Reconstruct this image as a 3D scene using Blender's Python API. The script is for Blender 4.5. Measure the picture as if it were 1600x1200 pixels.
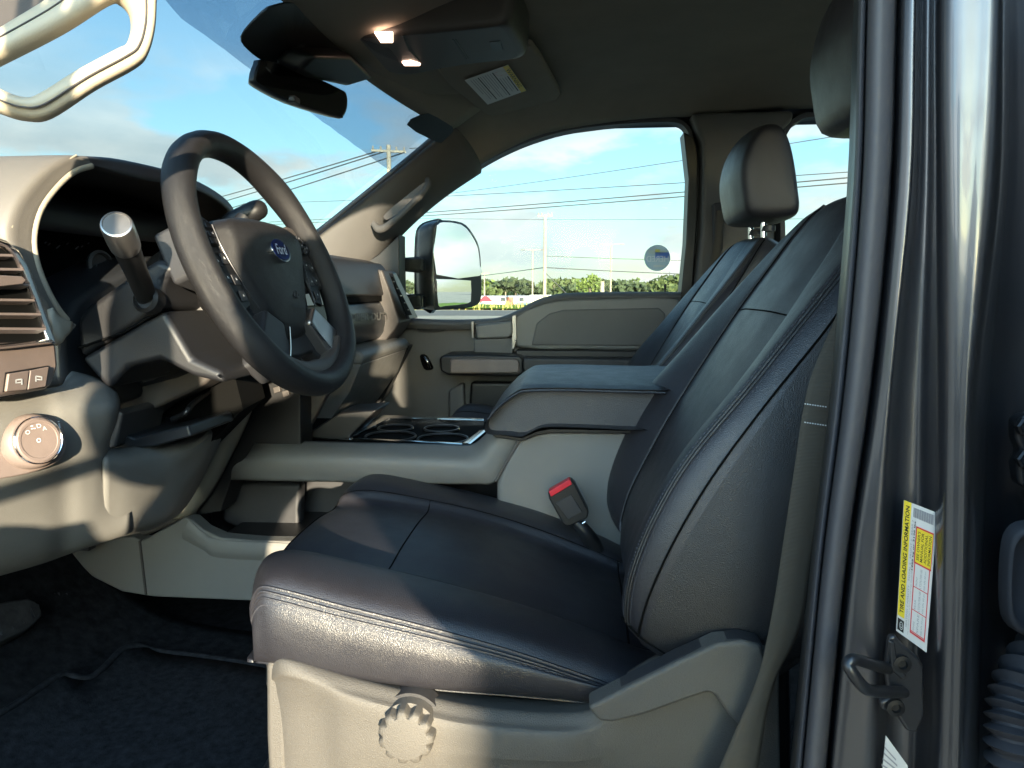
EXPO = 2.12
SUNDIR = (-.30, 1.0, -.14); SUNE = 5.0; SKYS = .15
CLOUDOFF = (-2.2, 5.3, 2); CLD = (2.0, 1.98, 1.85); SKYT = (.40, .51, .53, 1); SUNWARD = 6.5
DOORX0, DOORX1, DOORY1, DOORB, DOORT = .36, .45, -1.45, -.02, .50
PHX, PHY = .10, -1.42; CTX, CTY = 1.62, -6.0
import bpy, math, random
import numpy as np
from mathutils import Vector, Matrix
random.seed(7); np.random.seed(7)
R = math.radians
scene = bpy.context.scene
for o in list(bpy.data.objects): bpy.data.objects.remove(o)
COL = scene.collection
# ------------------------------------------------------------------ camera
F = 1109.0
CAM = np.array([0.0, -0.97, 1.62])
YAW = math.atan(100 / 1109.0); PITCH = math.atan(145 / 1109.0)
cd = bpy.data.cameras.new('camera'); cam = bpy.data.objects.new('camera', cd); COL.objects.link(cam)
cam.location = CAM
def _basis():
    d = np.array([100 / F, 145 / F, 1.0]); d /= np.linalg.norm(d)
    up = np.array([0, math.cos(PITCH), -math.sin(PITCH)])
    y = d - up * d.dot(up); y /= np.linalg.norm(y)
    x = np.cross(y, up)
    if x[0] < 0: x = -x
    return np.array([x, y, up])
BS = _basis()            # rows: world axes in (right, up, forward)
right = BS[:, 0]; upv = BS[:, 1]; fwd = BS[:, 2]
cam.matrix_world = Matrix(((right[0], upv[0], -fwd[0], CAM[0]), (right[1], upv[1], -fwd[1], CAM[1]),
                           (right[2], upv[2], -fwd[2], CAM[2]), (0, 0, 0, 1)))
cd.sensor_width = 36; cd.lens = F / 1600 * 36; cd.clip_start = 0.02; cd.clip_end = 3000
scene.camera = cam
scene.view_settings.view_transform = 'Standard'; scene.view_settings.look = 'None'
scene.view_settings.gamma = 1; scene.view_settings.use_curve_mapping = False
scene.view_settings.exposure = EXPO
scene.render.engine = 'CYCLES'
scene.cycles.max_bounces = 8; scene.cycles.diffuse_bounces = 5; scene.cycles.glossy_bounces = 4
scene.cycles.transparent_max_bounces = 16
# ------------------------------------------------------------------ sun and sky
SD = np.array(SUNDIR, float); SD /= np.linalg.norm(SD)   # direction the light travels
elev = math.asin(-SD[2]); az = math.atan2(-SD[0], -SD[1])
sl = bpy.data.lights.new('sun', 'SUN'); sl.energy = SUNE; sl.angle = R(0.5); sl.color = (1, .86, .62)
so = bpy.data.objects.new('sun', sl); COL.objects.link(so); so.location = (3, -8, 6)
so.rotation_euler = Vector(SD).to_track_quat('-Z', 'Y').to_euler()
w = bpy.data.worlds.new('World'); scene.world = w; w.use_nodes = True
nt = w.node_tree; N = nt.nodes; L = nt.links
bg = N['Background']; bg.inputs[1].default_value = SKYS
sky = N.new('ShaderNodeTexSky'); sky.sky_type = 'NISHITA'; sky.sun_disc = False
sky.sun_elevation = elev; sky.sun_rotation = az; sky.altitude = 50; sky.air_density = 1.0; sky.dust_density = .6; sky.ozone_density = 2.2
tc = N.new('ShaderNodeTexCoord')
sep = N.new('ShaderNodeSeparateXYZ'); L.new(tc.outputs['Generated'], sep.inputs[0])
# clouds: project the direction on a plane above, two noises
zz = N.new('ShaderNodeMath'); zz.operation = 'ADD'; zz.inputs[1].default_value = .16; L.new(sep.outputs[2], zz.inputs[0])
zm = N.new('ShaderNodeMath'); zm.operation = 'MAXIMUM'; zm.inputs[1].default_value = .02; L.new(zz.outputs[0], zm.inputs[0])
dx = N.new('ShaderNodeMath'); dx.operation = 'DIVIDE'; L.new(sep.outputs[0], dx.inputs[0]); L.new(zm.outputs[0], dx.inputs[1])
dy = N.new('ShaderNodeMath'); dy.operation = 'DIVIDE'; L.new(sep.outputs[1], dy.inputs[0]); L.new(zm.outputs[0], dy.inputs[1])
cb = N.new('ShaderNodeCombineXYZ'); L.new(dx.outputs[0], cb.inputs[0]); L.new(dy.outputs[0], cb.inputs[1])
mp = N.new('ShaderNodeMapping'); L.new(tc.outputs['Generated'], mp.inputs[0]); mp.inputs['Location'].default_value = CLOUDOFF; mp.inputs['Scale'].default_value = (2.6, 2.6, 7.5)
n1 = N.new('ShaderNodeTexNoise'); n1.inputs['Scale'].default_value = 1.15; n1.inputs['Detail'].default_value = 9; n1.inputs['Roughness'].default_value = .56; L.new(mp.outputs[0], n1.inputs[0])
cr = N.new('ShaderNodeValToRGB'); cr.color_ramp.elements[0].position = .445; cr.color_ramp.elements[1].position = .53
L.new(n1.outputs[0], cr.inputs[0])
hz = N.new('ShaderNodeMapRange'); hz.inputs[1].default_value = .30; hz.inputs[2].default_value = .17; hz.inputs[3].default_value = .06; hz.inputs[4].default_value = .92; L.new(sep.outputs[2], hz.inputs[0])
mm = N.new('ShaderNodeMath'); mm.operation = 'MULTIPLY'; L.new(cr.outputs[0], mm.inputs[0]); L.new(hz.outputs[0], mm.inputs[1])
n2 = N.new('ShaderNodeTexNoise'); n2.inputs['Scale'].default_value = 2.2; n2.inputs['Detail'].default_value = 6; L.new(mp.outputs[0], n2.inputs[0])
cc = N.new('ShaderNodeValToRGB'); cc.color_ramp.elements[0].position = .35; cc.color_ramp.elements[1].position = .68
cc.color_ramp.elements[0].color = (CLD[0]*.50, CLD[1]*.60, CLD[2]*.69, 1); cc.color_ramp.elements[1].color = (CLD[0], CLD[1], CLD[2], 1)
L.new(n2.outputs[0], cc.inputs[0])
tint = N.new('ShaderNodeMix'); tint.data_type = 'RGBA'; tint.blend_type = 'MULTIPLY'; tint.inputs[0].default_value = 1
L.new(sky.outputs[0], tint.inputs[6]); tint.inputs[7].default_value = SKYT
cscale = N.new('ShaderNodeMix'); cscale.data_type = 'RGBA'
L.new(mm.outputs[0], cscale.inputs[0]); L.new(tint.outputs[2], cscale.inputs[6]); L.new(cc.outputs[0], cscale.inputs[7])
# horizon whitening
hw = N.new('ShaderNodeMapRange'); hw.inputs[1].default_value = .42; hw.inputs[2].default_value = -.02; hw.inputs[3].default_value = 0; hw.inputs[4].default_value = .28; L.new(sep.outputs[2], hw.inputs[0])
hmix = N.new('ShaderNodeMix'); hmix.data_type = 'RGBA'; L.new(hw.outputs[0], hmix.inputs[0]); L.new(cscale.outputs[2], hmix.inputs[6])
hmix.inputs[7].default_value = (CLD[0]*.78, CLD[1]*.86, CLD[2]*.9, 1)
# sky multiplied up toward the low sun as added fill light
gm_ = N.new('ShaderNodeVectorMath'); gm_.operation = 'DOT_PRODUCT'; L.new(tc.outputs['Generated'], gm_.inputs[0]); gm_.inputs[1].default_value = tuple(-SD)
gr_ = N.new('ShaderNodeMapRange'); gr_.interpolation_type = 'SMOOTHSTEP'; gr_.inputs[1].default_value = .08; gr_.inputs[2].default_value = .9; gr_.inputs[3].default_value = 1; gr_.inputs[4].default_value = SUNWARD; L.new(gm_.outputs['Value'], gr_.inputs[0])
gr_.inputs[3].default_value = 0; gr_.inputs[4].default_value = 1
sx_ = N.new('ShaderNodeMix'); sx_.data_type = 'RGBA'; L.new(gr_.outputs[0], sx_.inputs[0]); sx_.inputs[6].default_value = (1, 1, 1, 1); sx_.inputs[7].default_value = (SUNWARD*1.0, SUNWARD*.95, SUNWARD*.87, 1)
sc_ = N.new('ShaderNodeVectorMath'); sc_.operation = 'MULTIPLY'; L.new(hmix.outputs[2], sc_.inputs[0]); L.new(sx_.outputs[2], sc_.inputs[1])
L.new(sc_.outputs[0], bg.inputs[0])

# ------------------------------------------------------------------ helpers
def P(x, y, D):
    """point seen at photo position x,y that lies in the lengthwise plane D metres from the lens"""
    d = BS @ np.array([(x - 800) / F, (600 - y) / F, 1.0])
    return CAM + d * (D / d[1])
def PX(x, y, X):
    d = BS @ np.array([(x - 800) / F, (600 - y) / F, 1.0])
    return CAM + d * (X / d[0])
def PZ(x, y, z):
    d = BS @ np.array([(x - 800) / F, (600 - y) / F, 1.0])
    return CAM + d * (z / d[2])
def ray(x, y): return BS @ np.array([(x - 800) / F, (600 - y) / F, 1.0])
def W(x, d, z): return np.array([x, d - .97, z + 1.62])      # x, distance from lens plane, height over the lens
def wloc(o):
    v = Vector((0, 0, 0))
    while o: v += o.location; o = o.parent
    return np.array(v)
def mk(name, verts, faces, mat, parent=None, smooth=35, bevel=0, bseg=2, sub=0, solid=0, soff=0, blim=30):
    verts = np.asarray(verts, float).reshape(-1, 3)
    me = bpy.data.meshes.new(name)
    off = wloc(parent) if parent else np.zeros(3)
    me.from_pydata([tuple(v) for v in (verts - off)], [], [tuple(int(i) for i in f) for f in faces])
    me.validate(); me.update()
    o = bpy.data.objects.new(name, me); COL.objects.link(o)
    if mat: me.materials.append(mat)
    if parent: o.parent = parent
    if smooth:
        me.polygons.foreach_set('use_smooth', [True] * len(me.polygons))
        if smooth < 180: me.set_sharp_from_angle(angle=R(smooth))
    if solid:
        m = o.modifiers.new('s', 'SOLIDIFY'); m.thickness = solid; m.offset = soff
    if bevel:
        m = o.modifiers.new('b', 'BEVEL'); m.width = bevel; m.segments = bseg; m.limit_method = 'ANGLE'; m.angle_limit = R(blim); m.harden_normals = True
    if sub:
        m = o.modifiers.new('u', 'SUBSURF'); m.levels = sub; m.render_levels = sub
    return o
def tag(o, label=None, cat=None, group=None, kind=None):
    if label: o['label'] = label
    if cat: o['category'] = cat
    if group: o['group'] = group
    if kind: o['kind'] = kind
    return o
def thing(name, loc, label, cat, group=None):
    o = bpy.data.objects.new(name, None); o.location = loc; o.empty_display_size = .05; COL.objects.link(o)
    return tag(o, label, cat, group)
def crom(A, n, closed=False):
    A = np.asarray(A, float); k = len(A)
    if n <= 1: return A
    out = []
    segs = k if closed else k - 1
    for i in range(segs):
        if closed: p0, p1, p2, p3 = A[(i-1) % k], A[i], A[(i+1) % k], A[(i+2) % k]
        else:
            p1, p2 = A[i], A[i+1]; p0 = A[i-1] if i > 0 else 2*p1-p2; p3 = A[i+2] if i+2 < k else 2*p2-p1
        for j in range(n):
            t = j / n
            out.append(.5*((2*p1)+(-p0+p2)*t+(2*p0-5*p1+4*p2-p3)*t*t+(-p0+3*p1-3*p2+p3)*t**3))
    if not closed: out.append(A[-1])
    return np.array(out)
def lin(A, n):
    A = np.asarray(A, float); out = []
    for i in range(len(A)-1):
        for j in range(n): out.append(A[i] + (A[i+1]-A[i])*j/n)
    out.append(A[-1]); return np.array(out)
def up(grid, nu, nv, cu=False, cv=False):
    g = crom(grid, nu, cu); g = np.swapaxes(crom(np.swapaxes(g, 0, 1), nv, cv), 0, 1); return g
def gridmesh(name, g, mat, parent=None, cu=False, cv=False, caps=False, **kw):
    r, c = g.shape[:2]; f = []
    for i in range(r if cu else r-1):
        for j in range(c if cv else c-1):
            a, b = i, (i+1) % r; d, e = j, (j+1) % c
            f.append((a*c+d, a*c+e, b*c+e, b*c+d))
    if caps:
        f.append(tuple(range(c))[::-1]); f.append(tuple((r-1)*c+j for j in range(c)))
    return mk(name, g.reshape(-1, 3), f, mat, parent, **kw)
def surf(name, grid, mat, parent=None, nu=4, nv=4, cu=False, cv=False, **kw):
    return gridmesh(name, up(np.array(grid, float), nu, nv, cu, cv), mat, parent, cu, cv, **kw)
def prism(name, poly, vec, mat, parent=None, bevel=.003, **kw):
    p = np.array(poly, float); n = len(p); q = p + np.array(vec, float)
    v = np.concatenate([p, q]); f = [tuple(range(n))[::-1], tuple(range(n, 2*n))]
    # orientation
    nrm = np.zeros(3)
    for i in range(n): nrm += np.cross(p[i], p[(i+1) % n])
    flip = nrm.dot(np.array(vec, float)) < 0
    for i in range(n): f.append((i, (i+1) % n, n+(i+1) % n, n+i))
    if flip: f = [t[::-1] for t in f]
    kw.setdefault('bseg', 3)
    return mk(name, v, f, mat, parent, bevel=bevel, **kw)
def pp(name, pts, D0, D1, mat, parent=None, bevel=.003, smoothn=0, **kw):
    """outline (photo positions on the plane D0) pushed to real depth D1"""
    if smoothn: pts = crom(pts, smoothn, True)
    return prism(name, [P(x, y, D0) for x, y in pts], (0, D1-D0, 0), mat, parent, bevel, **kw)
def tube(name, pts, r, mat, parent=None, seg=10, n=1, closed=False, caps=True, **kw):
    pts = crom(pts, n, closed); k = len(pts)
    rr = np.full(k, r) if np.isscalar(r) else np.interp(np.linspace(0, 1, k), np.linspace(0, 1, len(r)), r)
    tan = np.gradient(pts, axis=0) if not closed else (np.roll(pts, -1, 0)-np.roll(pts, 1, 0))
    tan /= np.linalg.norm(tan, axis=1)[:, None]+1e-12
    u = np.cross(tan[0], [0, 0, 1.]);
    if np.linalg.norm(u) < .1: u = np.cross(tan[0], [1., 0, 0])
    u /= np.linalg.norm(u); G = []
    for i in range(k):
        u = u - tan[i]*u.dot(tan[i]); u /= np.linalg.norm(u); v = np.cross(tan[i], u)
        G.append([pts[i] + rr[i]*(math.cos(a)*u+math.sin(a)*v) for a in np.linspace(0, 2*math.pi, seg, endpoint=False)])
    kw.setdefault('smooth', 50)
    return gridmesh(name, np.array(G), mat, parent, cu=closed, cv=True, caps=caps and not closed, **kw)
def box(name, c, s, mat, parent=None, bevel=.003, rot=None, **kw):
    v = np.array([[x, y, z] for x in (-.5, .5) for y in (-.5, .5) for z in (-.5, .5)])*np.array(s, float)
    if rot is not None: v = v @ np.array(rot).T
    f = [(0, 1, 3, 2), (4, 6, 7, 5), (0, 4, 5, 1), (2, 3, 7, 6), (0, 2, 6, 4), (1, 5, 7, 3)]
    return mk(name, v+np.array(c), f, mat, parent, bevel=bevel, **kw)
def lathe(name, c, axis, prof, mat, parent=None, seg=40, scallop=None, **kw):
    """prof: (radius, height along axis)"""
    ax = np.array(axis, float); ax /= np.linalg.norm(ax)
    u = np.cross(ax, [0, 0, 1.]); u = u/np.linalg.norm(u) if np.linalg.norm(u) > .1 else np.array([1., 0, 0]); v = np.cross(ax, u)
    G = []
    for r, h in prof:
        row = []
        for i in range(seg):
            a = 2*math.pi*i/seg; q = r
            if scallop and r > scallop[2] and h > scallop[3]: q = r - scallop[1]*max(0, math.cos(a*scallop[0]))**.8*(1)
            row.append(np.array(c)+ax*h+q*(math.cos(a)*u+math.sin(a)*v))
        G.append(row)
    kw.setdefault('smooth', 40)
    o = gridmesh(name, np.array(G), mat, parent, cv=True, caps=True, **kw)
    return o
def quad_uv(q, u, v):
    q = [np.array(a, float) for a in q]   # p00,p10,p11,p01
    u = np.asarray(u)[..., None]; v = np.asarray(v)[..., None]
    return (1-u)*(1-v)*q[0]+u*(1-v)*q[1]+u*v*q[2]+(1-u)*v*q[3]
def rect_on(name, q, r, off, mat, parent, t=.0002):
    u0, v0, u1, v1 = r
    c = quad_uv(q, np.array([u0, u1, u1, u0]), np.array([v0, v0, v1, v1]))
    n = np.cross(q[1]-q[0], q[3]-q[0]); n /= np.linalg.norm(n)
    if n.dot(CAM-q[0]) < 0: n = -n
    return prism(name, c+n*off, n*t, mat, parent, bevel=0)
def text_on(name, txt, q, r, off, mat, parent, shear=0, stretch=True, bold=0, mirror=False):
    cu = bpy.data.curves.new('t', 'FONT'); cu.body = txt; cu.shear = shear; cu.offset = bold
    o = bpy.data.objects.new('t', cu); COL.objects.link(o)
    dg = bpy.context.evaluated_depsgraph_get(); me = o.evaluated_get(dg).to_mesh()
    v = np.array([tuple(a.co) for a in me.vertices]); f = [tuple(p.vertices) for p in me.polygons]
    o.evaluated_get(dg).to_mesh_clear(); bpy.data.objects.remove(o); bpy.data.curves.remove(cu)
    mn, mx = v.min(0), v.max(0); uv = (v-mn)/(mx-mn+1e-9)
    if mirror: uv[:, 0] = 1-uv[:, 0]
    u0, v0, u1, v1 = r
    q = [np.array(a, float) for a in q]
    pt = quad_uv(q, u0+(u1-u0)*uv[:, 0], v0+(v1-v0)*uv[:, 1])
    n = np.cross(q[1]-q[0], q[3]-q[0]); n /= np.linalg.norm(n)
    if n.dot(CAM-q[0]) < 0: n = -n
    return mk(name, pt+n*off, f, mat, parent, smooth=0)

# ------------------------------------------------------------------ materials
def M(name, col, rough=.6, metal=0, spec=.5, bump=None, vary=0, vscale=8, coat=0, sheen=0, emis=None, rvar=0):
    m = bpy.data.materials.new(name); m.use_nodes = True; t = m.node_tree; b = t.nodes['Principled BSDF']
    b.inputs['Base Color'].default_value = (*col, 1); b.inputs['Roughness'].default_value = rough
    b.inputs['Metallic'].default_value = metal; b.inputs['Specular IOR Level'].default_value = spec
    if coat: b.inputs['Coat Weight'].default_value = coat; b.inputs['Coat Roughness'].default_value = .04
    if sheen: b.inputs['Sheen Weight'].default_value = sheen; b.inputs['Sheen Roughness'].default_value = .4
    if emis: b.inputs['Emission Color'].default_value = (*emis[0], 1); b.inputs['Emission Strength'].default_value = emis[1]
    co = t.nodes.new('ShaderNodeTexCoord')
    def noise(sc, det=4, ro=.6):
        n = t.nodes.new('ShaderNodeTexNoise'); n.inputs['Scale'].default_value = sc; n.inputs['Detail'].default_value = det; n.inputs['Roughness'].default_value = ro
        t.links.new(co.outputs['Object'], n.inputs[0]); return n
    if vary:
        n = noise(vscale); r = t.nodes.new('ShaderNodeMapRange'); r.inputs[1].default_value = .3; r.inputs[2].default_value = .7
        r.inputs[3].default_value = 1-vary; r.inputs[4].default_value = 1+vary; t.links.new(n.outputs[0], r.inputs[0])
        x = t.nodes.new('ShaderNodeVectorMath'); x.operation = 'SCALE'; x.inputs[0].default_value = col
        t.links.new(r.outputs[0], x.inputs['Scale']); t.links.new(x.outputs[0], b.inputs['Base Color'])
    if rvar:
        n = noise(35, 5); r = t.nodes.new('ShaderNodeMapRange'); r.inputs[1].default_value = .3; r.inputs[2].default_value = .7
        r.inputs[3].default_value = max(.02, rough-rvar); r.inputs[4].default_value = rough+rvar
        t.links.new(n.outputs[0], r.inputs[0]); t.links.new(r.outputs[0], b.inputs['Roughness'])
    if bump:
        kind, sc, st = bump
        bp = t.nodes.new('ShaderNodeBump'); bp.inputs['Strength'].default_value = st; bp.inputs['Distance'].default_value = .001
        if kind == 'leather':
            v = t.nodes.new('ShaderNodeTexVoronoi'); v.feature = 'DISTANCE_TO_EDGE'; v.inputs['Scale'].default_value = sc
            n = noise(sc*.5, 3); a = t.nodes.new('ShaderNodeVectorMath'); a.operation = 'SCALE'; a.inputs['Scale'].default_value = .004*300/sc
            t.links.new(n.outputs['Color'], a.inputs[0]); s = t.nodes.new('ShaderNodeVectorMath'); s.operation = 'ADD'
            t.links.new(co.outputs['Object'], s.inputs[0]); t.links.new(a.outputs[0], s.inputs[1]); t.links.new(s.outputs[0], v.inputs['Vector'])
            mr = t.nodes.new('ShaderNodeMapRange'); mr.inputs[1].default_value = 0; mr.inputs[2].default_value = .25; t.links.new(v.outputs['Distance'], mr.inputs[0])
            n2 = noise(9, 3); n3 = noise(48, 4, .55); a3 = t.nodes.new('ShaderNodeMath'); a3.operation = 'MULTIPLY_ADD'; a3.inputs[1].default_value = 1.6; t.links.new(n3.outputs[0], a3.inputs[0]); t.links.new(mr.outputs[0], a3.inputs[2]); ad = t.nodes.new('ShaderNodeMath'); ad.operation = 'MULTIPLY_ADD'; ad.inputs[1].default_value = 5.0
            t.links.new(n2.outputs[0], ad.inputs[0]); t.links.new(a3.outputs[0], ad.inputs[2]); t.links.new(ad.outputs[0], bp.inputs['Height'])
        elif kind == 'weave':
            wv = t.nodes.new('ShaderNodeTexWave'); wv.inputs['Scale'].default_value = sc; wv.bands_direction = 'Z'; t.links.new(co.outputs['Object'], wv.inputs[0]); t.links.new(wv.outputs[0], bp.inputs['Height'])
        else:
            n = noise(sc, 3, .7); t.links.new(n.outputs[0], bp.inputs['Height'])
        t.links.new(bp.outputs[0], b.inputs['Normal'])
        if coat: pass
    return m
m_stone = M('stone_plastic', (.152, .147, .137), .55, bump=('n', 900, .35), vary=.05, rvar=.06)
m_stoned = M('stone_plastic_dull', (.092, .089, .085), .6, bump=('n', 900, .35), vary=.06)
m_taupe = M('taupe_trim', (.17, .13, .115), .45, bump=('n', 1100, .2), vary=.08, vscale=40)
m_dark = M('dark_plastic', (.024, .024, .027), .5, bump=('n', 900, .3), vary=.08)
m_darks = M('dark_plastic_smooth', (.020, .022, .026), .35, vary=.05)
m_coal = M('charcoal_plastic', (.013, .013, .015), .48, bump=('n', 900, .3), vary=.06)
m_brown = M('brown_plastic', (.055, .048, .045), .5, bump=('n', 1000, .25), vary=.06)
m_black = M('black_plastic', (.008, .008, .009), .45)
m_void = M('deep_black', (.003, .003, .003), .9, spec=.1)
m_leather = M('black_leather', (.018, .0175, .022), .38, spec=.75, bump=('leather', 560, .28), vary=.12, rvar=.05)
m_leathern = M('coarse_black_leather', (.020, .0195, .021), .40, spec=.65, bump=('leather', 520, .36), vary=.12, rvar=.05)
m_rim = M('wheel_leather', (.013, .0125, .014), .45, spec=.45, bump=('leather', 900, .4), vary=.1, rvar=.05)
m_thread = M('thread', (.06, .06, .07), .8)
m_head = M('headliner_fabric', (.25, .222, .185), .95, spec=.1, bump=('n', 500, .5), vary=.06)
m_shield = M('seat_shield_plastic', (.088, .082, .074), .5, bump=('n', 700, .9), vary=.06, rvar=.06)
m_pill = M('pillar_trim', (.085, .082, .08), .75, spec=.25, bump=('n', 600, .4), vary=.05)
m_tan = M('tan_trim', (.30, .265, .21), .7, spec=.3, bump=('n', 700, .3), vary=.05)
m_carpet = M('carpet', (.016, .0155, .0165), 1, spec=.05, bump=('n', 350, 1.0), vary=.5, vscale=60)
m_mat = M('mat_fabric', (.021, .021, .023), 1, spec=.05, bump=('n', 300, .9), vary=.4, vscale=90)
m_chrome = M('chrome', (.75, .76, .78), .12, 1, rvar=.03)
m_satin = M('satin_silver', (.32, .30, .29), .32, .9, rvar=.06)
m_rubber = M('rubber', (.075, .074, .084), .55, spec=.4, bump=('n', 300, .15))
m_paint = M('metallic_paint', (.10, .104, .120), .36, .85, coat=.6, bump=('n', 5, .02), rvar=.03)
m_steel = M('dark_steel', (.05, .05, .055), .35, .6, coat=.3)
m_belt = M('belt_webbing', (.085, .073, .056), .8, bump=('weave', 260, .6))
m_white = M('label_white', (.62, .60, .58), .5)
m_yellow = M('label_yellow', (.75, .56, .03), .5)
m_redp = M('label_red', (.6, .04, .05), .5)
m_ink = M('ink_black', (.01, .01, .01), .6)
m_greyi = M('ink_grey', (.28, .27, .29), .6)
m_icon = M('icon_white', (.6, .6, .6), .5)
m_red = M('buckle_red', (.55, .012, .03), .4)
m_blue = M('emblem_blue', (.004, .014, .10), .2, coat=1)
m_lamp = M('lamp_lens', (.9, .8, .7), .3, emis=((1, .66, .48), 2.4))
def glassmat(name, tintc, refl=1.0):
    m = bpy.data.materials.new(name); m.use_nodes = True; t = m.node_tree; t.nodes.clear()
    o = t.nodes.new('ShaderNodeOutputMaterial'); tr = t.nodes.new('ShaderNodeBsdfTransparent'); tr.inputs[0].default_value = (*tintc, 1)
    g = t.nodes.new('ShaderNodeBsdfGlossy'); g.inputs['Roughness'].default_value = .02; fr = t.nodes.new('ShaderNodeFresnel'); fr.inputs[0].default_value = 1.25
    mu = t.nodes.new('ShaderNodeMath'); mu.operation = 'MULTIPLY'; mu.inputs[1].default_value = refl
    mx = t.nodes.new('ShaderNodeMixShader'); t.links.new(fr.outputs[0], mu.inputs[0]); t.links.new(mu.outputs[0], mx.inputs[0]); t.links.new(tr.outputs[0], mx.inputs[1]); t.links.new(g.outputs[0], mx.inputs[2]); t.links.new(mx.outputs[0], o.inputs[0])
    return m
m_glass = glassmat('window_glass', (.93, .97, .96), .22)
m_band = glassmat('tinted_band', (.50, .57, .66), .12)
m_priv = glassmat('privacy_glass', (.03, .03, .035), 1)
def tmat(name, col):
    m = bpy.data.materials.new(name); m.use_nodes = True; t = m.node_tree; b = t.nodes['Principled BSDF']; b.inputs['Base Color'].default_value = (*col, 1); b.inputs['Roughness'].default_value = .5
    tr = t.nodes.new('ShaderNodeBsdfTranslucent'); tr.inputs[0].default_value = (*[min(1, c*1.5) for c in col], 1); mx = t.nodes.new('ShaderNodeMixShader'); mx.inputs[0].default_value = .6
    o = t.nodes['Material Output']; t.links.new(b.outputs[0], mx.inputs[1]); t.links.new(tr.outputs[0], mx.inputs[2]); t.links.new(mx.outputs[0], o.inputs[0]); return m
m_mirror = M('mirror_silver', (.86, .9, .9), .01, 1)
m_dmirror = M('dimming_mirror', (.22, .21, .2), .03, 1)
# ================================================================== OUTSIDE
def ground_mat():
    m = bpy.data.materials.new('gravel_lot'); m.use_nodes = True; t = m.node_tree; b = t.nodes['Principled BSDF']; b.inputs['Roughness'].default_value = .95
    co = t.nodes.new('ShaderNodeTexCoord'); n = t.nodes.new('ShaderNodeTexNoise'); n.inputs['Scale'].default_value = .35; n.inputs['Detail'].default_value = 10; t.links.new(co.outputs['Object'], n.inputs[0])
    r = t.nodes.new('ShaderNodeValToRGB'); r.color_ramp.elements[0].position = .35; r.color_ramp.elements[1].position = .65
    r.color_ramp.elements[0].color = (.20, .18, .14, 1); r.color_ramp.elements[1].color = (.33, .30, .24, 1); t.links.new(n.outputs[0], r.inputs[0]); t.links.new(r.outputs[0], b.inputs['Base Color'])
    n2 = t.nodes.new('ShaderNodeTexNoise'); n2.inputs['Scale'].default_value = 30; n2.inputs['Detail'].default_value = 6; t.links.new(co.outputs['Object'], n2.inputs[0])
    bp = t.nodes.new('ShaderNodeBump'); bp.inputs['Strength'].default_value = .5; bp.inputs['Distance'].default_value = .02; t.links.new(n2.outputs[0], bp.inputs['Height']); t.links.new(bp.outputs[0], b.inputs['Normal'])
    return m
m_ground = ground_mat()
m_asph = M('asphalt', (.09, .088, .084), .9, bump=('n', 40, .5), vary=.15, vscale=2)
m_grass = M('meadow_grass', (.13, .20, .028), .95, spec=.1, bump=('n', 20, 1), vary=.35, vscale=.7)
m_leafs = [M('foliage_dark', (.03, .045, .017), .8, vary=.4, vscale=1.5), M('foliage_mid', (.05, .07, .02), .8, vary=.4, vscale=1.5), M('foliage_lime', (.085, .12, .025), .8, vary=.3, vscale=2)]
m_bark = M('bark', (.10, .08, .06), .9)
m_pole = M('weathered_pole_wood', (.22, .19, .145), .85, vary=.2, vscale=5)
m_wire = M('cable', (.05, .05, .05), .6)
m_wall = M('white_cladding', (.36, .37, .37), .7, vary=.04); m_reddoor = M('red_door', (.25, .07, .04), .6)
m_redroof = M('red_roof', (.22, .04, .05), .5); m_cream = M('cream_cladding', (.62, .52, .35), .7); m_win = M('dark_window', (.03, .035, .045), .15)
def sheet(name, x0, y0, x1, y1, z, mat):
    return tag(mk(name, [(x0, y0, z), (x1, y0, z), (x1, y1, z), (x0, y1, z)], [(0, 1, 2, 3)], mat, smooth=0), kind='structure')
g = sheet('ground', -1500, -1500, 1500, 1500, 0, m_ground)
sheet('road', -400, 46, 400, 58, .008, m_asph)
v = []; f = []
def grass_field(name, x0, y0, x1, y1, n):
    gx = np.linspace(x0, x1, n); gy = np.linspace(y0, y1, n); rng = np.random.RandomState(3)
    G = np.array([[[x, y, .02+.12*rng.rand()+.25*math.sin(x*.11)**2*math.sin(y*.07)**2] for x in gx] for y in gy])
    return tag(gridmesh(name, G, m_grass, smooth=180), kind='stuff')
grass_field('verge_grass', -160, 60, 160, 108, 50)
grass_field('roadside_grass', 5, 4, 90, 30, 50)
grass_field('lawn', -70, -80, 70, -13, 60)
def blade_clump():
    rng = np.random.RandomState(5); V = []; Fc = []
    for i in range(2600):
        x = rng.uniform(-70, 70); y = rng.uniform(60, 66); h = rng.uniform(.3, .9); a = rng.uniform(0, math.pi); wd = rng.uniform(.03, .09)
        k = len(V); V += [(x-math.cos(a)*wd, y-math.sin(a)*wd, .02), (x+math.cos(a)*wd, y+math.sin(a)*wd, .02), (x+rng.uniform(-.2, .2), y+rng.uniform(-.2, .2), h)]; Fc.append((k, k+1, k+2))
    return tag(mk('tall_grass', V, Fc, M('dry_grass', (.28, .25, .07), .9, vary=.3), smooth=0), kind='stuff')
blade_clump()
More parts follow.
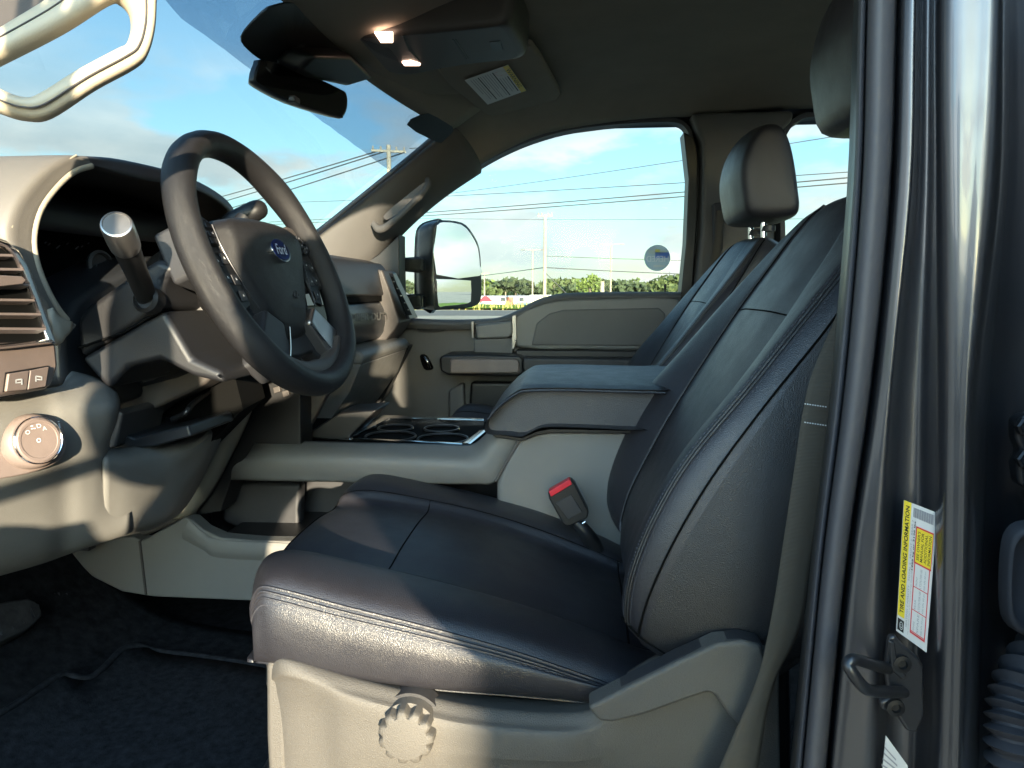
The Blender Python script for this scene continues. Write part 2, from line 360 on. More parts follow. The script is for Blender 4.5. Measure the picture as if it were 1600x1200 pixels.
# trees far beyond the passenger window
def crown(cx, cy, zb, h, rx, nleaf, rng, size):
    nb = 7; bl = [(cx+rng.uniform(-.55, .55)*rx, cy+rng.uniform(-.5, .5)*rx, zb+h*rng.uniform(.25, .85), rng.uniform(.32, .55)*rx) for _ in range(nb)]
    V = []; Fc = []
    for i in range(nleaf):
        bx, by, bz, br = bl[rng.randint(nb)]
        d = rng.normal(size=3); d /= np.linalg.norm(d); r = br*rng.uniform(.55, 1.1)
        c = np.array([bx, by, bz])+d*r*np.array([1, 1, .8*h/(rx*1.6)])
        if c[2] < zb*.6: c[2] = zb*.6+rng.rand()*.4
        e1 = rng.normal(size=3); e1 /= np.linalg.norm(e1); e2 = np.cross(e1, rng.normal(size=3)); e2 /= np.linalg.norm(e2)
        s = size*rng.uniform(.5, 1.3); k = len(V)
        V += [c-e1*s, c+e2*s*.6, c+e1*s, c-e2*s*.6]; Fc.append((k, k+1, k+2, k+3))
    return V, Fc
def tree(px, top, dist, wid, kind, label):
    rng = np.random.RandomState(int(px*7) % 9999)
    b = P(px, 455, dist); h = (455-top)/F*dist+1.62
    t = thing('tree', (b[0], b[1], 0), label, 'tree', 'trees beyond the parking lot')
    V, Fc = crown(b[0], b[1], h*.18, h*.82, wid, 520, rng, wid*.13)
    mk('crown', V, Fc, m_leafs[kind], t, smooth=0)
    tube('trunk', [(b[0], b[1], 0), (b[0]+.1, b[1], h*.35), (b[0]-.1, b[1]+.1, h*.7)], [.22, .06], m_bark, t, seg=7, n=3)
kinds = ['dark green rounded tree', 'mid green bushy tree', 'pale lime green tree']
spots = [(695, 441), (722, 440), (748, 447), (764, 438), (784, 443), (805, 438), (822, 444), (843, 446), (866, 436), (888, 444), (905, 439), (932, 441), (955, 438), (975, 441), (996, 434), (1014, 439), (1033, 431), (1052, 433), (1075, 436), (1100, 438), (1240, 440), (1275, 438), (640, 440), (600, 438), (560, 441), (520, 444)]
where = ['left of the pale utility pole', 'right of the pale utility pole', 'near the round window sticker', 'seen behind the passenger mirror', 'hidden low behind the seats']
zones = [(300, 650, 'behind the dashboard end'), (650, 755, 'behind the passenger mirror'), (755, 830, 'between mirror and light pole'), (830, 945, 'between the two light poles'), (945, 1010, 'between light pole and round sticker'), (1010, 1072, 'under the round window sticker'), (1072, 2000, 'hidden behind the seats')]
ordn = ['leftmost', 'second from left', 'third from left', 'fourth from left', 'fifth from left']
kk_ = [1, 0, 1, 0, 2, 0, 1, 0, 1, 1, 0, 0, 1, 0, 1, 0, 1, 0, 1, 0, 0, 1, 0, 1, 0, 1]
for a_, b_, zn in zones:
    for n_i, i in enumerate(sorted([i for i, s_ in enumerate(spots) if a_ <= s_[0] < b_], key=lambda i: spots[i][0])):
        x, tp = spots[i]; tree(x, tp, 150+12*math.sin(i*2.3), 5.2+1.2*math.sin(i*1.7), kk_[i], '%s, %s %s' % (kinds[kk_[i]], ordn[n_i], zn))
V, Fc = [], []
tree(921, 428, 105, 2.3, 2, 'bright lime green bush standing taller in front of the far tree row')
# utility poles
def pole(name, px, top, D, r, arm, label, armz=.12, arm_dir=(1, 0), lamps=0, insul=True, grp=None):
    b = P(px, 455, D); h = (455-top)/F*D+1.62
    t = thing(name, (b[0], b[1], 0), label, 'utility pole' if not lamps else 'light pole', grp)
    tube('pole_shaft', [(b[0], b[1], 0), (b[0], b[1], h)], [r, r*.72], m_pole, t, seg=10)
    ad = np.array([arm_dir[0], arm_dir[1], 0.]); ad /= np.linalg.norm(ad); c = np.array([b[0], b[1], h-armz])
    if arm:
        a0, a1 = c-ad*arm, c+ad*arm
        rot = np.array([ad, np.cross([0, 0, 1], ad), [0, 0, 1]]).T
        box('crossarm', c, (2*arm, .14, .13), m_pole, t, bevel=.01, rot=rot)
        if insul:
            for s in (-.9, -.45, .45, .9):
                lathe('insulator', c+ad*arm*s+np.array([0, 0, .06]), (0, 0, 1), [(.02, 0), (.07, .04), (.04, .1), (.07, .16), (.02, .22)], m_pole, t, seg=8)
    if lamps:
        for s in (-1, 1):
            e = c+ad*s*1.05+np.array([0, 0, .12])
            tube('lamp_arm', [c, c+ad*s*.5+np.array([0, 0, .16]), e], .045, m_pole, t, seg=6, n=3)
            box('lamp_head', e+ad*s*.2, (.55, .25, .12), m_steel, t, bevel=.02)
    return np.array([b[0], b[1], h])
pole('utility_pole', 612, 232, 42, .17, 1.0, 'tall wooden pole with crossarm seen through the windshield', armz=.35, arm_dir=(1, .35))
pA = pole('utility_pole', 851, 339, 62, .17, .62, 'pale wooden pole with short crossarm in the middle of the passenger window', arm_dir=(1, 0))
pole('light_pole', 832, 391, 92, .12, 0, 'slim pole with two lamp arms left of the pale wooden pole', lamps=1, armz=.2)
pole('light_pole', 954, 383, 86, .12, 0, 'slim pole with two lamp arms standing alone right of the pale wooden pole', lamps=1, armz=.2)
pole('utility_pole', 757, 427, 120, .14, .8, 'short distant pole beside the edge of the passenger mirror', arm_dir=(1, 0))
pole('utility_pole', 790, 438, 140, .13, .6, 'farthest short pole above the white building', arm_dir=(1, 0))
pole('utility_pole', 941, 440, 95, .35, 0, 'thick pale stub pole just left of the lone light pole')
pole('utility_pole', 660, 405, -55, .16, .8, 'wooden pole on the far side of the road behind the truck, seen in the mirror', arm_dir=(1, 0))
# power lines: each hangs between two real distances
def wire(a, b, sag, r, label):
    a, b = np.array(a), np.array(b); t = np.linspace(0, 1, 30)[:, None]
    p = a+(b-a)*t; p[:, 2] -= sag*4*(t*(1-t))[:, 0]
    tag(tube('power_line', p, r*1.35, m_wire, seg=5), label, 'power line', 'power lines over the lot')
wire(P(560, 318, 120), P(1500, 181, 52), .5, .022, 'thin highest cable crossing the passenger window')
wire(P(380, 318, 140), P(1500, 257, 60), .5, .03, 'cable below the highest one in the passenger window')
wire(P(420, 347, 140), P(1500, 262, 56), .4, .04, 'upper cable of the close pair in the passenger window')
wire(P(420, 351, 140), P(1500, 271, 56), .4, .04, 'lower cable of the close pair in the passenger window')
wire(P(560, 340, 150), P(1500, 340, 90), .3, .028, 'faint level cable behind the top of the pale pole')
wire(P(700, 436, 150), P(851, 418, 62), .1, .028, 'low cable running left from the pale pole')
wire(P(851, 418, 62), P(1500, 430, 95), .5, .032, 'low cable running right from the pale pole above the trees')
wire(P(851, 400, 62), P(1500, 402, 95), .5, .02, 'faint low cable under the crossarm of the pale pole')
wire(P(851, 425, 62), P(905, 478, 60), .0, .025, 'guy cable slanting down from the pale pole')
wire(P(590, 236, 42), P(150, 352, 130), .5, .03, 'cable from the left end of the windshield pole crossarm')
wire(P(603, 236, 42), P(150, 362, 130), .6, .03, 'cable beside the windshield pole running down left')
wire(P(632, 238, 42), P(150, 378, 130), .6, .03, 'cable from the right end of the windshield pole crossarm')
wire(P(640, 232, 42), P(1500, 100, 30), .5, .02, 'cable from the windshield pole passing above the window')
# building, shed and red canopy
b0, b1 = P(742, 484, 78), P(838, 484, 78)
t = thing('building', (b0[0], b0[1], 0), 'low white building with a small red door across the road', 'building')
H = 1.62-(464-455)/F*78+.0
box('wall', ((b0[0]+b1[0])/2, b0[1]+4, H/2), (b1[0]-b0[0], 8, H), m_wall, t, bevel=.02)
box('roof', ((b0[0]+b1[0])/2, b0[1]+4, H+.06), (b1[0]-b0[0]+.4, 8.4, .12), m_greyi, t, bevel=.02)
for x, wd, hh, mt, nm in ((797, .8, .95, m_reddoor, 'door'), (786, .5, .4, m_win, 'window'), (762, .5, .4, m_win, 'window'), (815, .5, .4, m_win, 'window')):
    c = P(x, 455, 78); zc = .47 if nm == 'door' else .72
    box(nm, (c[0], b0[1]-.02, zc), (wd, .06, hh), mt, t, bevel=.01)
b0, b1 = P(829, 484, 70), P(850, 484, 70)
t = thing('shed', (b0[0], b0[1], 0), 'cream coloured box shed at the foot of the pale pole', 'shed')
box('wall', ((b0[0]+b1[0])/2+.3, b0[1]+1, .6), (b1[0]-b0[0]+.6, 2, 1.2), m_cream, t, bevel=.02)
box('roof', ((b0[0]+b1[0])/2+.3, b0[1]+1, 1.23), (b1[0]-b0[0]+.8, 2.2, .07), m_wall, t, bevel=.02)
c = P(759, 470, 74)
t = thing('canopy', (c[0], c[1], 0), 'small red canopy left of the white building', 'canopy')
mk('roof', [c+.7*np.array(q) for q in ((-1, -.8, -.1), (1.0, -.8, -.1), (1.0, .8, -.1), (-1, .8, -.1), (-.3, 0, .7), (.2, 0, .7))], [(0, 1, 5, 4), (1, 2, 5), (2, 3, 4, 5), (3, 0, 4), (3, 2, 1, 0)], m_redroof, t, smooth=0)
for sx in (-.62, .62):
    for sy in (-.5, .5): tube('post', [(c[0]+sx, c[1]+sy, 0), (c[0]+sx, c[1]+sy, c[2]-.1)], .04, m_wall, t, seg=6)

# ================================================================== CAB SHELL
E_ = 1.62
cab = thing('truck_cab', (0.3, .41, 0), 'truck cab shell with headliner, glass, pillars and dark painted door frame', 'truck cab')
# headliner: stations along the truck, each a profile across it
def zdoor(x): return np.interp(x, [-.42, -.30, -.20, -.08, .12, .28, .40, .6, 1.4], [.28, .386, .438, .482, .507, .517, .515, .53, .53])
def zhead(x): return np.interp(x, [-.5, -.38, -.2, .05, .5, 1.4], [.475, .49, .545, .585, .60, .59])
G = []
for i, x in enumerate([0, .05, .14, .26, .42, .58, .74, .95, 1.25, 1.6]):
    row = []
    for y, hd in ((2.235, -.36), (2.17, -.37), (2.08, -.385), (1.95, -.41), (1.7, -.445), (1.38, -.485), (1.05, -.49), (.82, -.46), (.66, -.42), (.585, -.40), (.535, -.38)):
        X = hd + x; zc = zhead(X); zd = zdoor(X)
        k = np.interp(y, [.535, .585, .66, .82, 1.05, 1.7, 1.95, 2.08, 2.17, 2.235], [0, .35, .66, .9, 1, 1, .92, .72, .42, 0])
        if i == 0: k = max(k, 0)
        row.append(W(X, y, zd+(zc-zd)*k))
    G.append(row)
hl = surf('headliner', G, m_head, cab, 3, 3, solid=.012, soff=1)
# roof skin
G = [[W(x, y, z) for y, z in ((2.30, .50), (2.24, .585), (2.0, .655), (1.38, .68), (.75, .655), (.50, .585), (.45, .50))] for x in (-.47, -.2, .2, .8, 1.3, 1.5)]
surf('roof_skin', G, m_paint, cab, 2, 3, solid=.008)
# windshield
ws_p = [W(-.84, 2.14, .10), P(505, 358, 2.10), P(610, 274, 2.06), P(704, 196, 2.02)]
ws_c = [W(-1.0, 1.38, .12), W(-.90, 1.38, .20), W(-.70, 1.38, .345), W(-.49, 1.38, .49)]
ws_d = [q*np.array([1, -1, 1])+np.array([0, .41*2, 0]) for q in ws_p]
nV, nU = 25, 33
eP, eC, eD = crom(np.array(ws_p), 8), crom(np.array(ws_c), 8), crom(np.array(ws_d), 8)
gg = np.zeros((nV, nU, 3))
for j in range(nU):
    u = j/(nU-1); w4 = 1-abs(2*u-1)**2.2
    for i in range(nV): gg[i, j] = (eP[i]*(1-u)+eD[i]*u)*(1-w4)+np.array([eC[i][0], (eP[i]*(1-u)+eD[i]*u)[1], eC[i][2]])*w4
cols = nU
gridmesh('windshield', gg, m_glass, cab, solid=.004)
ins = np.array([.01, 0, -.008])
# straight lower edge of the tint: where the glass meets one plane through the two ends
pa, pb = ray(245, 0), ray(622, 276); pn = np.cross(pa, pb)
brow = []
for j in range(cols):
    best = None
    for rr in np.linspace(0, nV-1, 400):
        a = int(min(nV-2, math.floor(rr))); q = gg[a, j]+(gg[a+1, j]-gg[a, j])*(rr-a); v_ = abs(pn.dot((q-CAM)/np.linalg.norm(q-CAM)))
        if best is None or v_ < best[0]: best = (v_, rr)
    brow.append(max(best[1], (nV-1)*.55))
brow[-8:] = [brow[-9]]*8
B2 = []
for f_ in np.linspace(0, 1, 9):
    row = []
    for j in range(cols):
        r0 = brow[j]; rr = r0+(nV-1-r0)*f_
        a = int(min(nV-2, math.floor(rr))); row.append(gg[a, j]+(gg[a+1, j]-gg[a, j])*(rr-a)+ins*.5)
    B2.append(row)
wb = gridmesh('tinted_band', np.array(B2), m_band, cab)
# trim strip closing the gap between the glass and the headliner
HG = []
for j in range(cols): p = gg[-1, j]; q_ = gg[-3, j]; d = (p-q_)/np.linalg.norm(p-q_); HG.append([p-d*.012+np.array([.006, 0, -.006]), p+d*.02+np.array([.008, 0, -.012]), p+d*.08+np.array([.02, 0, -.008]), p+d*.16+np.array([.06, 0, .02])])
gridmesh('header_trim', np.array(HG), m_head, cab, smooth=180, solid=.004)
# black ceramic corner and mirror mount patch on the glass
def onglass(px, py):
    """nearest glass vertex plane hit"""
    d = ray(px, py); best = None
    for i in range(gg.shape[0]-1):
        for j in range(cols-1):
            a, b, c = gg[i, j], gg[i, j+1], gg[i+1, j]; n = np.cross(b-a, c-a); n /= np.linalg.norm(n)
            t = (a-CAM).dot(n)/d.dot(n); q = CAM+d*t; dd = np.linalg.norm(q-(a+gg[i+1, j+1])/2)
            if best is None or dd < best[0]: best = (dd, q)
    return best[1]+ins
def decal(name, pts, mat, dens=1):
    p = [onglass(x, y) for x, y in pts]
    p = list(crom(p, 3, True)); c = sum(p)/len(p); return mk(name, p+[c], [(i, (i+1) % len(p), len(p)) for i in range(len(p))], mat, cab, smooth=0, solid=.003)
decal('ceramic_corner', [(630, 190), (668, 170), (690, 176), (702, 196), (699, 212), (684, 219)], m_black)
decal('mirror_mount_patch', [(367, 50), (392, 18), (420, 0), (470, 8), (545, 100), (530, 118), (470, 110), (408, 90), (378, 70)], m_black)
# A pillar trim (passenger side)
ca = [(425, 425, 2.13), (505, 362, 2.11), (558, 319, 2.09), (610, 277, 2.07), (660, 236, 2.05), (706, 196, 2.02)]
cdr = [(520, 480, 2.24), (580, 412, 2.24), (622, 366, 2.235), (662, 328, 2.235), (702, 296, 2.235), (752, 262, 2.235)]
G = []
for (x0, y0, d0), (x1, y1, d1) in zip(ca, cdr):
    a, b = P(x0, y0, d0), P(x1, y1, d1); n = np.array([.35, -1, .1]); row = []
    for f_, h in ((-.12, -.03), (0, 0), (.15, .022), (.4, .035), (.65, .035), (.85, .025), (1, 0), (1.06, -.03)): row.append(a+(b-a)*f_+n*h)
    G.append(row)
surf('pillar_trim', G, m_pill, cab, 5, 3, solid=.004)
tube('pillar_seal', [P(x-4, y-3, d-.02) for x, y, d in ca], .007, m_rubber, cab, n=3)
# grab handle on the passenger A pillar
gh = thing('grab_handle', P(650, 320, 2.1), 'dark grey grab handle on the far windshield pillar', 'grab handle')
hp = [P(584, 350, 2.11), P(592, 358, 2.085), P(606, 353, 2.072), P(635, 328, 2.065), P(660, 302, 2.065), P(668, 290, 2.07), P(668, 280, 2.10)]
tube('grip', hp, [.009, .012, .011, .010, .010, .010, .008], m_pill, gh, n=5, seg=12)
prism('recess', crom([P(600, 340, 2.083), P(612, 340, 2.083), P(664, 296, 2.083), P(668, 284, 2.083), P(655, 290, 2.083), P(606, 330, 2.083)], 4, True), (0, .003, 0), m_brown, gh, bevel=.0005)
# passenger B pillar
bp_ = [(1080, 176), (1097, 222), (1099, 262), (1097, 360), (1084, 480), (1075, 640), (1215, 640), (1210, 400), (1211, 240), (1222, 205), (1240, 186), (1240, 172)]
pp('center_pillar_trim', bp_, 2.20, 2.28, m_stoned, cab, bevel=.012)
pp('belt_anchor_cover', [(1114, 318), (1132, 314), (1130, 388), (1117, 420)], 2.17, 2.20, m_dark, cab, bevel=.006)
tube('passenger_belt', [P(1126, 330, 2.17), P(1118, 400, 2.16), P(1085, 520, 2.15)], .012, m_belt, cab, n=3)
# floor, firewall, rear wall, far lower body (closed shell)
box('floor_pan', W(.2, 1.38, -.66), (2.9, 1.82, .03), m_carpet, cab)
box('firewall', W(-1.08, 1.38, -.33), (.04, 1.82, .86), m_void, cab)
box('rear_wall', W(1.62, 1.38, -.38), (.05, 1.82, .84), m_stoned, cab)
box('rear_header', W(1.58, 1.38, .51), (.05, 1.7, .12), m_head, cab)
box('rear_glass', W(1.62, 1.38, .25), (.005, 1.6, .45), m_priv, cab, bevel=0)
for d in (.56, 2.2): box('rear_corner_pillar', W(1.55, d, .25), (.2, .10, .55), m_pill, cab, bevel=.02)
box('rocker_panel', W(.2, .53, -.63), (2.8, .10, .12), m_paint, cab, bevel=.02)
box('scuff_plate', W(-.1, .60, -.565), (1.3, .09, .012), m_dark, cab, bevel=.004)
G = [[W(x, d, z) for x, z in ((-1.02, -.15), (-.98, -.35), (-.86, -.53), (-.70, -.62), (-.3, -.64), (.2, -.64))] for d in (.56, .85, 1.1, 1.20)]
surf('footwell_carpet', G, m_carpet, cab, 3, 5, solid=.01)
G = [[W(x, d, z) for x, z in ((-1.02, -.15), (-.98, -.35), (-.86, -.53), (-.70, -.62), (-.3, -.64), (.2, -.64))] for d in (1.5, 1.8, 2.2)]
surf('passenger_footwell_carpet', G, m_carpet, cab, 3, 5, solid=.01)
# driver A pillar (out of view except for its inner trim) and lower cowl side
G = []
for (x, z) in ((-.85, .08), (-.72, .20), (-.60, .31), (-.47, .42), (-.40, .50)):
    G.append([W(x-.05, .64, z+.015), W(x-.03, .62, z+.0), W(x-.03, .60, z-.01), W(x-.04, .585, z-.01), W(x-.08, .58, z+.01), W(x-.10, .60, z+.03), W(x-.07, .63, z+.03)])
surf('driver_pillar_trim', G, m_tan, cab, 3, 3, cv=True, caps=True)
def HD(x, y, D): return P(x, y, D)
dh = thing('grab_handle', P(120, 100, .60), 'pale tan loop shaped grab handle on the near windshield pillar, top left corner', 'grab handle')
ring_pts = [((-60, 128), (-60, 84), .55), ((2, 98), (-22, 56), .56), ((100, 48), (60, 6), .575), ((170, 4), (130, -40), .59), ((186, 4), (250, -60), .60), ((201, 20), (246, -20), .602), ((204, 45), (243, 40), .602), ((196, 70), (232, 82), .60), ((180, 78), (212, 104), .597), ((120, 110), (150, 138), .585), ((62, 146), (80, 183), .575), ((38, 152), (40, 187), .57), ((0, 138), (0, 176), .562), ((-60, 100), (-60, 150), .555)]
m_handle = M('handle_plastic', (.36, .31, .235), .6, bump=('n', 700, .35), vary=.04)
G = []
for (a, b, D) in ring_pts:
    p, q_ = P(a[0], a[1], D), P(b[0], b[1], D); m_ = (p+q_)/2; n = np.array([.55, -.83, 0]); w_ = (q_-p)
    G.append([p+w_*.0+n*-.006, p+w_*.06+n*.006, p+w_*.30+n*.013, p+w_*.55+n*.012, p+w_*.62+n*.010, p+w_*.9+n*.006, p+w_*1.0+n*-.003, p+w_*.9+n*-.014, p+w_*.5+n*-.016, p+w_*.1+n*-.014])
hl_ = surf('handle_loop', G, m_handle, dh, 5, 2, cv=True, caps=True, smooth=180)
tube('handle_seam', [P(a[0]+(b[0]-a[0])*.58, a[1]+(b[1]-a[1])*.58, D)+np.array([.55, -.83, 0])*.0122 for a, b, D in ring_pts], .0007, m_brown, hl_, n=5, seg=6)
surf('handle_mount', [[P(-80, -10, .62), P(-60, 60, .60), P(-60, 100, .58)], [P(0, -20, .62), P(0, 52, .60), P(0, 90, .585)], [P(60, -60, .62), P(66, 12, .60), P(90, 46, .59)], [P(140, -120, .63), P(130, -40, .61), P(160, 0, .60)]], m_brown, dh, 4, 4, solid=.006)
box('cowl_side', W(-.95, .53, -.25), (.30, .10, .72), m_paint, cab, bevel=.02)
# ------------------------------------------------------------------ passenger door
pd = thing('passenger_door', W(-.1, 2.25, -.9), 'closed passenger door with grey panel and curved glass', 'door')
win = [(622, 374), (622, 430), (624, 486), (640, 496), (690, 499), (760, 498), (786, 494), (808, 485), (835, 470), (855, 463), (885, 458), (960, 456), (1058, 456), (1068, 448), (1075, 380), (1076, 290), (1074, 230), (1068, 208), (1052, 198), (1010, 198), (960, 201), (900, 208), (850, 220), (800, 239), (750, 266), (702, 299), (660, 332)]
wp = [P(x, y, 2.30) for x, y in win]
prism('window_glass', [P(x, y, 2.305) for x, y in win], (0, .004, 0), m_glass, pd, bevel=0)
# black frame: ring between the opening and a bigger outline, with depth
def ring(name, pts, D, grow, depth, mat, parent, bulge=.0):
    q = crom([P(x, y, D) for x, y in pts], 3, True); c = q.mean(0); n = len(q); tan = np.roll(q, -1, 0)-np.roll(q, 1, 0); tan /= np.linalg.norm(tan, axis=1)[:, None]
    nr = np.cross(tan, [0, 1, 0]); s = np.sign(((q-c)*nr).sum(1)).mean(); nr *= (1 if s > 0 else -1)
    G = np.array([q+np.array([0, 0, 0]), q+nr*grow*.15+np.array([0, -depth, 0]), q+nr*grow*.85+np.array([0, -depth-bulge, 0]), q+nr*grow+np.array([0, 0, 0])])
    return gridmesh(name, G, mat, parent, cv=True, smooth=50)
ring('window_seal', win, 2.30, .016, .045, m_rubber, pd)
# upper door frame behind the trim
ring('door_frame', win, 2.31, .10, .01, m_dark, pd)
# rear edge black frame bar and front sail cover
pp('frame_bar', [(1068, 206), (1084, 214), (1090, 240), (1090, 330), (1080, 480), (1062, 480), (1072, 380), (1076, 280)], 2.24, 2.32, m_black, pd, bevel=.003)
pp('sail_cover', [(558, 418), (590, 398), (624, 366), (624, 500), (560, 500)], 2.22, 2.30, m_black, pd, bevel=.004)
# door panel: outline top follows the belt line
belt = [(540, 505), (620, 500), (640, 499), (690, 501), (760, 500), (786, 496), (808, 487), (835, 472), (855, 465), (885, 460), (960, 458), (1064, 458)]
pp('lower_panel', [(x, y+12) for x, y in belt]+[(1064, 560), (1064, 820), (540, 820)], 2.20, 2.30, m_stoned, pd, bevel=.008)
# rounded belt cap
G = []
for dy, D in ((14, 2.175), (6, 2.165), (0, 2.18), (-2, 2.215), (-1, 2.285)): G.append([P(x, y+dy, D) for x, y in belt])
surf('belt_cap', G, m_stoned, pd, 3, 3)
# rear upper pad (big brown grey field) with recess shading
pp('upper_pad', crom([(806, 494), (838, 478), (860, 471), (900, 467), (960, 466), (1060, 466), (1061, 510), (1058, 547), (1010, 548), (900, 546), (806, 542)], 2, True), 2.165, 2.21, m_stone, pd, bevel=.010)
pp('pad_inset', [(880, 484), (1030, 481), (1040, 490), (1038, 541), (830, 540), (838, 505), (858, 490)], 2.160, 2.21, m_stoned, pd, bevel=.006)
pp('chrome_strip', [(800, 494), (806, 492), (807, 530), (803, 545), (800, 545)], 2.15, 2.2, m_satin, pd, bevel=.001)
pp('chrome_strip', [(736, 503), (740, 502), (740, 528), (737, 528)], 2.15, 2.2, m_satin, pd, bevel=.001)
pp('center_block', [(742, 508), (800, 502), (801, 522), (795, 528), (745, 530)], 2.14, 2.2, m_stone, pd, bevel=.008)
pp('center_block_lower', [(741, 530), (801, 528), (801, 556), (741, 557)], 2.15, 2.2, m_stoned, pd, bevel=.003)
# black band, armrest and pull handle
pp('black_band', [(806, 547), (1012, 549), (1014, 580), (820, 582), (806, 570)], 2.13, 2.2, m_black, pd, bevel=.004)
pp('armrest_ledge', [(812, 558), (1030, 560), (1026, 600), (820, 600)], 2.08, 2.2, m_dark, pd, bevel=.01)
pp('handle_housing', crom([(686, 560), (692, 555), (750, 554), (812, 556), (818, 562), (817, 584), (810, 588), (700, 587), (688, 580)], 1, True), 2.06, 2.2, m_black, pd, bevel=.008)
pp('pull_handle', [(703, 561), (806, 561), (811, 566), (811, 583), (703, 584)], 2.045, 2.07, m_taupe, pd, bevel=.005)
pp('map_pocket', [(735, 597), (1030, 600), (1030, 760), (725, 760)], 2.15, 2.2, m_black, pd, bevel=.01)
pp('pocket_lip', [(700, 610), (724, 598), (728, 700), (700, 700)], 2.16, 2.2, m_stoned, pd, bevel=.01)
t = pp('lock_switch_plate', crom([(652, 511), (658, 507), (690, 507), (697, 511), (693, 517), (656, 517)], 3, True), 2.185, 2.2, m_black, pd, bevel=.001)
pp('switch', [(668, 509), (680, 509), (680, 515), (668, 515)], 2.18, 2.19, m_dark, t, bevel=.001)
t = pp('door_release_cup', crom([(656, 556), (666, 556), (676, 574), (672, 578), (662, 576)], 3, True), 2.19, 2.2, m_void, pd, bevel=.001)
tube('release_lever', [P(663, 558, 2.185), P(668, 565, 2.178), P(672, 575, 2.185)], .004, m_chrome, t, n=4)
lathe('lock_pin', P(1039, 461, 2.2), (0, 0, 1), [(.008, 0), (.006, .004), (.003, .008), (.003, .02), (.0045, .024), (.0045, .03), (.002, .033)], m_black, pd, seg=12)
# round sticker on the glass, read from outside (mirrored from here)
st = lathe('window_sticker', P(1027, 403, 2.300), (0, 1, 0), [(.0405, 0), (.0405, .001)], tmat('sticker_grey', (.5, .57, .6)), pd, seg=40)
q = [P(1007, 423, 2.299), P(1047, 423, 2.299), P(1047, 383, 2.299), P(1007, 383, 2.299)]
rect_on('sticker_sky', q, (.16, .66, .86, .80), .0004, tmat('st_sky', (.55, .6, .58)), st)
rect_on('sticker_sun', q, (.42, .70, .60, .84), .0008, tmat('st_sun', (.6, .6, .25)), st)
rect_on('sticker_water', q, (.42, .50, .97, .72), .0010, tmat('st_blue', (.18, .32, .62)), st)
rect_on('sticker_road', q, (.35, .14, .80, .22), .0010, tmat('st_road', (.6, .62, .6)), st)
text_on('sticker_lettering', 'HERED', q, (.07, .35, .95, .58), .0014, tmat('st_white', (.75, .78, .78)), st, mirror=True, bold=.02)
# towing mirror outside
sm = thing('side_mirror', W(-.35, 2.45, 0), 'black towing mirror with two panes on the passenger door', 'side mirror')
hs = [(649, 372), (655, 352), (672, 343), (700, 342), (722, 346), (738, 362), (749, 385), (752, 430), (752, 462), (748, 476), (732, 483), (684, 486), (655, 478), (646, 440)]
hd = lambda pts: crom(pts, 3, True)
face = [(676, 362), (680, 348), (692, 344), (722, 348), (738, 364), (749, 388), (752, 430), (752, 462), (747, 475), (730, 481), (688, 484), (678, 480), (675, 440)]
mn_ = np.array([.80, -.60, 0]); mp0 = P(716, 415, 2.52)
def onpane(x, y, off=0): d = ray(x, y); p0 = mp0+mn_*off; return CAM+d*((p0-CAM).dot(mn_)/d.dot(mn_))
A = crom([onpane(x, y) for x, y in face], 3, True)
def shr(A, k, off=(0, 0, 0)): c = A.mean(0); return c+(A-c)*k+np.array(off)
G = np.array([shr(A, .95, mn_*.004), A, shr(A, 1.0, -mn_*.03), shr(A, .97, -mn_*.07), shr(A, .85, -mn_*.11), shr(A, .55, -mn_*.13)])
gridmesh('housing', G, m_darks, sm, cv=True, caps=False, smooth=60)
mk('housing_face', shr(A, .955, mn_*.003), [tuple(range(len(A)))], m_black, sm, smooth=0)
mk('housing_back', G[-1], [tuple(range(len(A)))], m_darks, sm, smooth=0)
def pane(name, pts, n_=2): return prism(name, [onpane(x, y, .004) for x, y in crom(pts, n_, True)[:, :2]], mn_*.003, m_mirror, sm, bevel=.0005)
pane('upper_pane', [(681, 360), (684, 351), (692, 347), (720, 351), (735, 366), (746, 388), (749, 415), (749, 431), (681, 429)])
pane('lower_pane', [(682, 440), (684, 436), (730, 438), (735, 442), (735, 466), (730, 474), (695, 478), (684, 477)])
pp('housing_flank', hd([(647, 440), (648, 372), (655, 352), (672, 344), (690, 343), (680, 362), (679, 482), (655, 478), (648, 465)]), 2.50, 2.56, m_darks, sm, bevel=.01)
for y0 in (413, 471):
    b = thing; pp('mirror_arm', [(618, y0-10), (652, y0-12), (662, y0-8), (662, y0+10), (652, y0+13), (618, y0+10)], 2.42, 2.50, m_darks, sm, bevel=.006)
    pp('arm_collar', [(640, y0-9), (658, y0-9), (658, y0+9), (640, y0+9)], 2.40, 2.42, m_black, sm, bevel=.004)
box('mirror_base', P(612, 442, 2.40), (.06, .18, .22), m_black, sm, bevel=.01)
# rear passenger door (its window shows past the headrests)
rd = thing('rear_passenger_door', W(1.1, 2.25, -.9), 'closed rear passenger door with its window behind the headrests', 'door')
rw = [(1222, 400), (1220, 300), (1220, 235), (1226, 212), (1242, 196), (1270, 190), (1400, 188), (1560, 192), (1620, 240), (1640, 440), (1222, 440)]
prism('window_glass', [P(x, y, 2.305) for x, y in rw], (0, .004, 0), m_glass, rd, bevel=0)
ring('window_seal', rw, 2.30, .02, .05, m_rubber, rd)
ring('door_frame', rw, 2.31, .12, .01, m_dark, rd)
pp('door_panel', [(1200, 455), (1660, 455), (1660, 830), (1200, 830)], 2.20, 2.30, m_stoned, rd, bevel=.02)
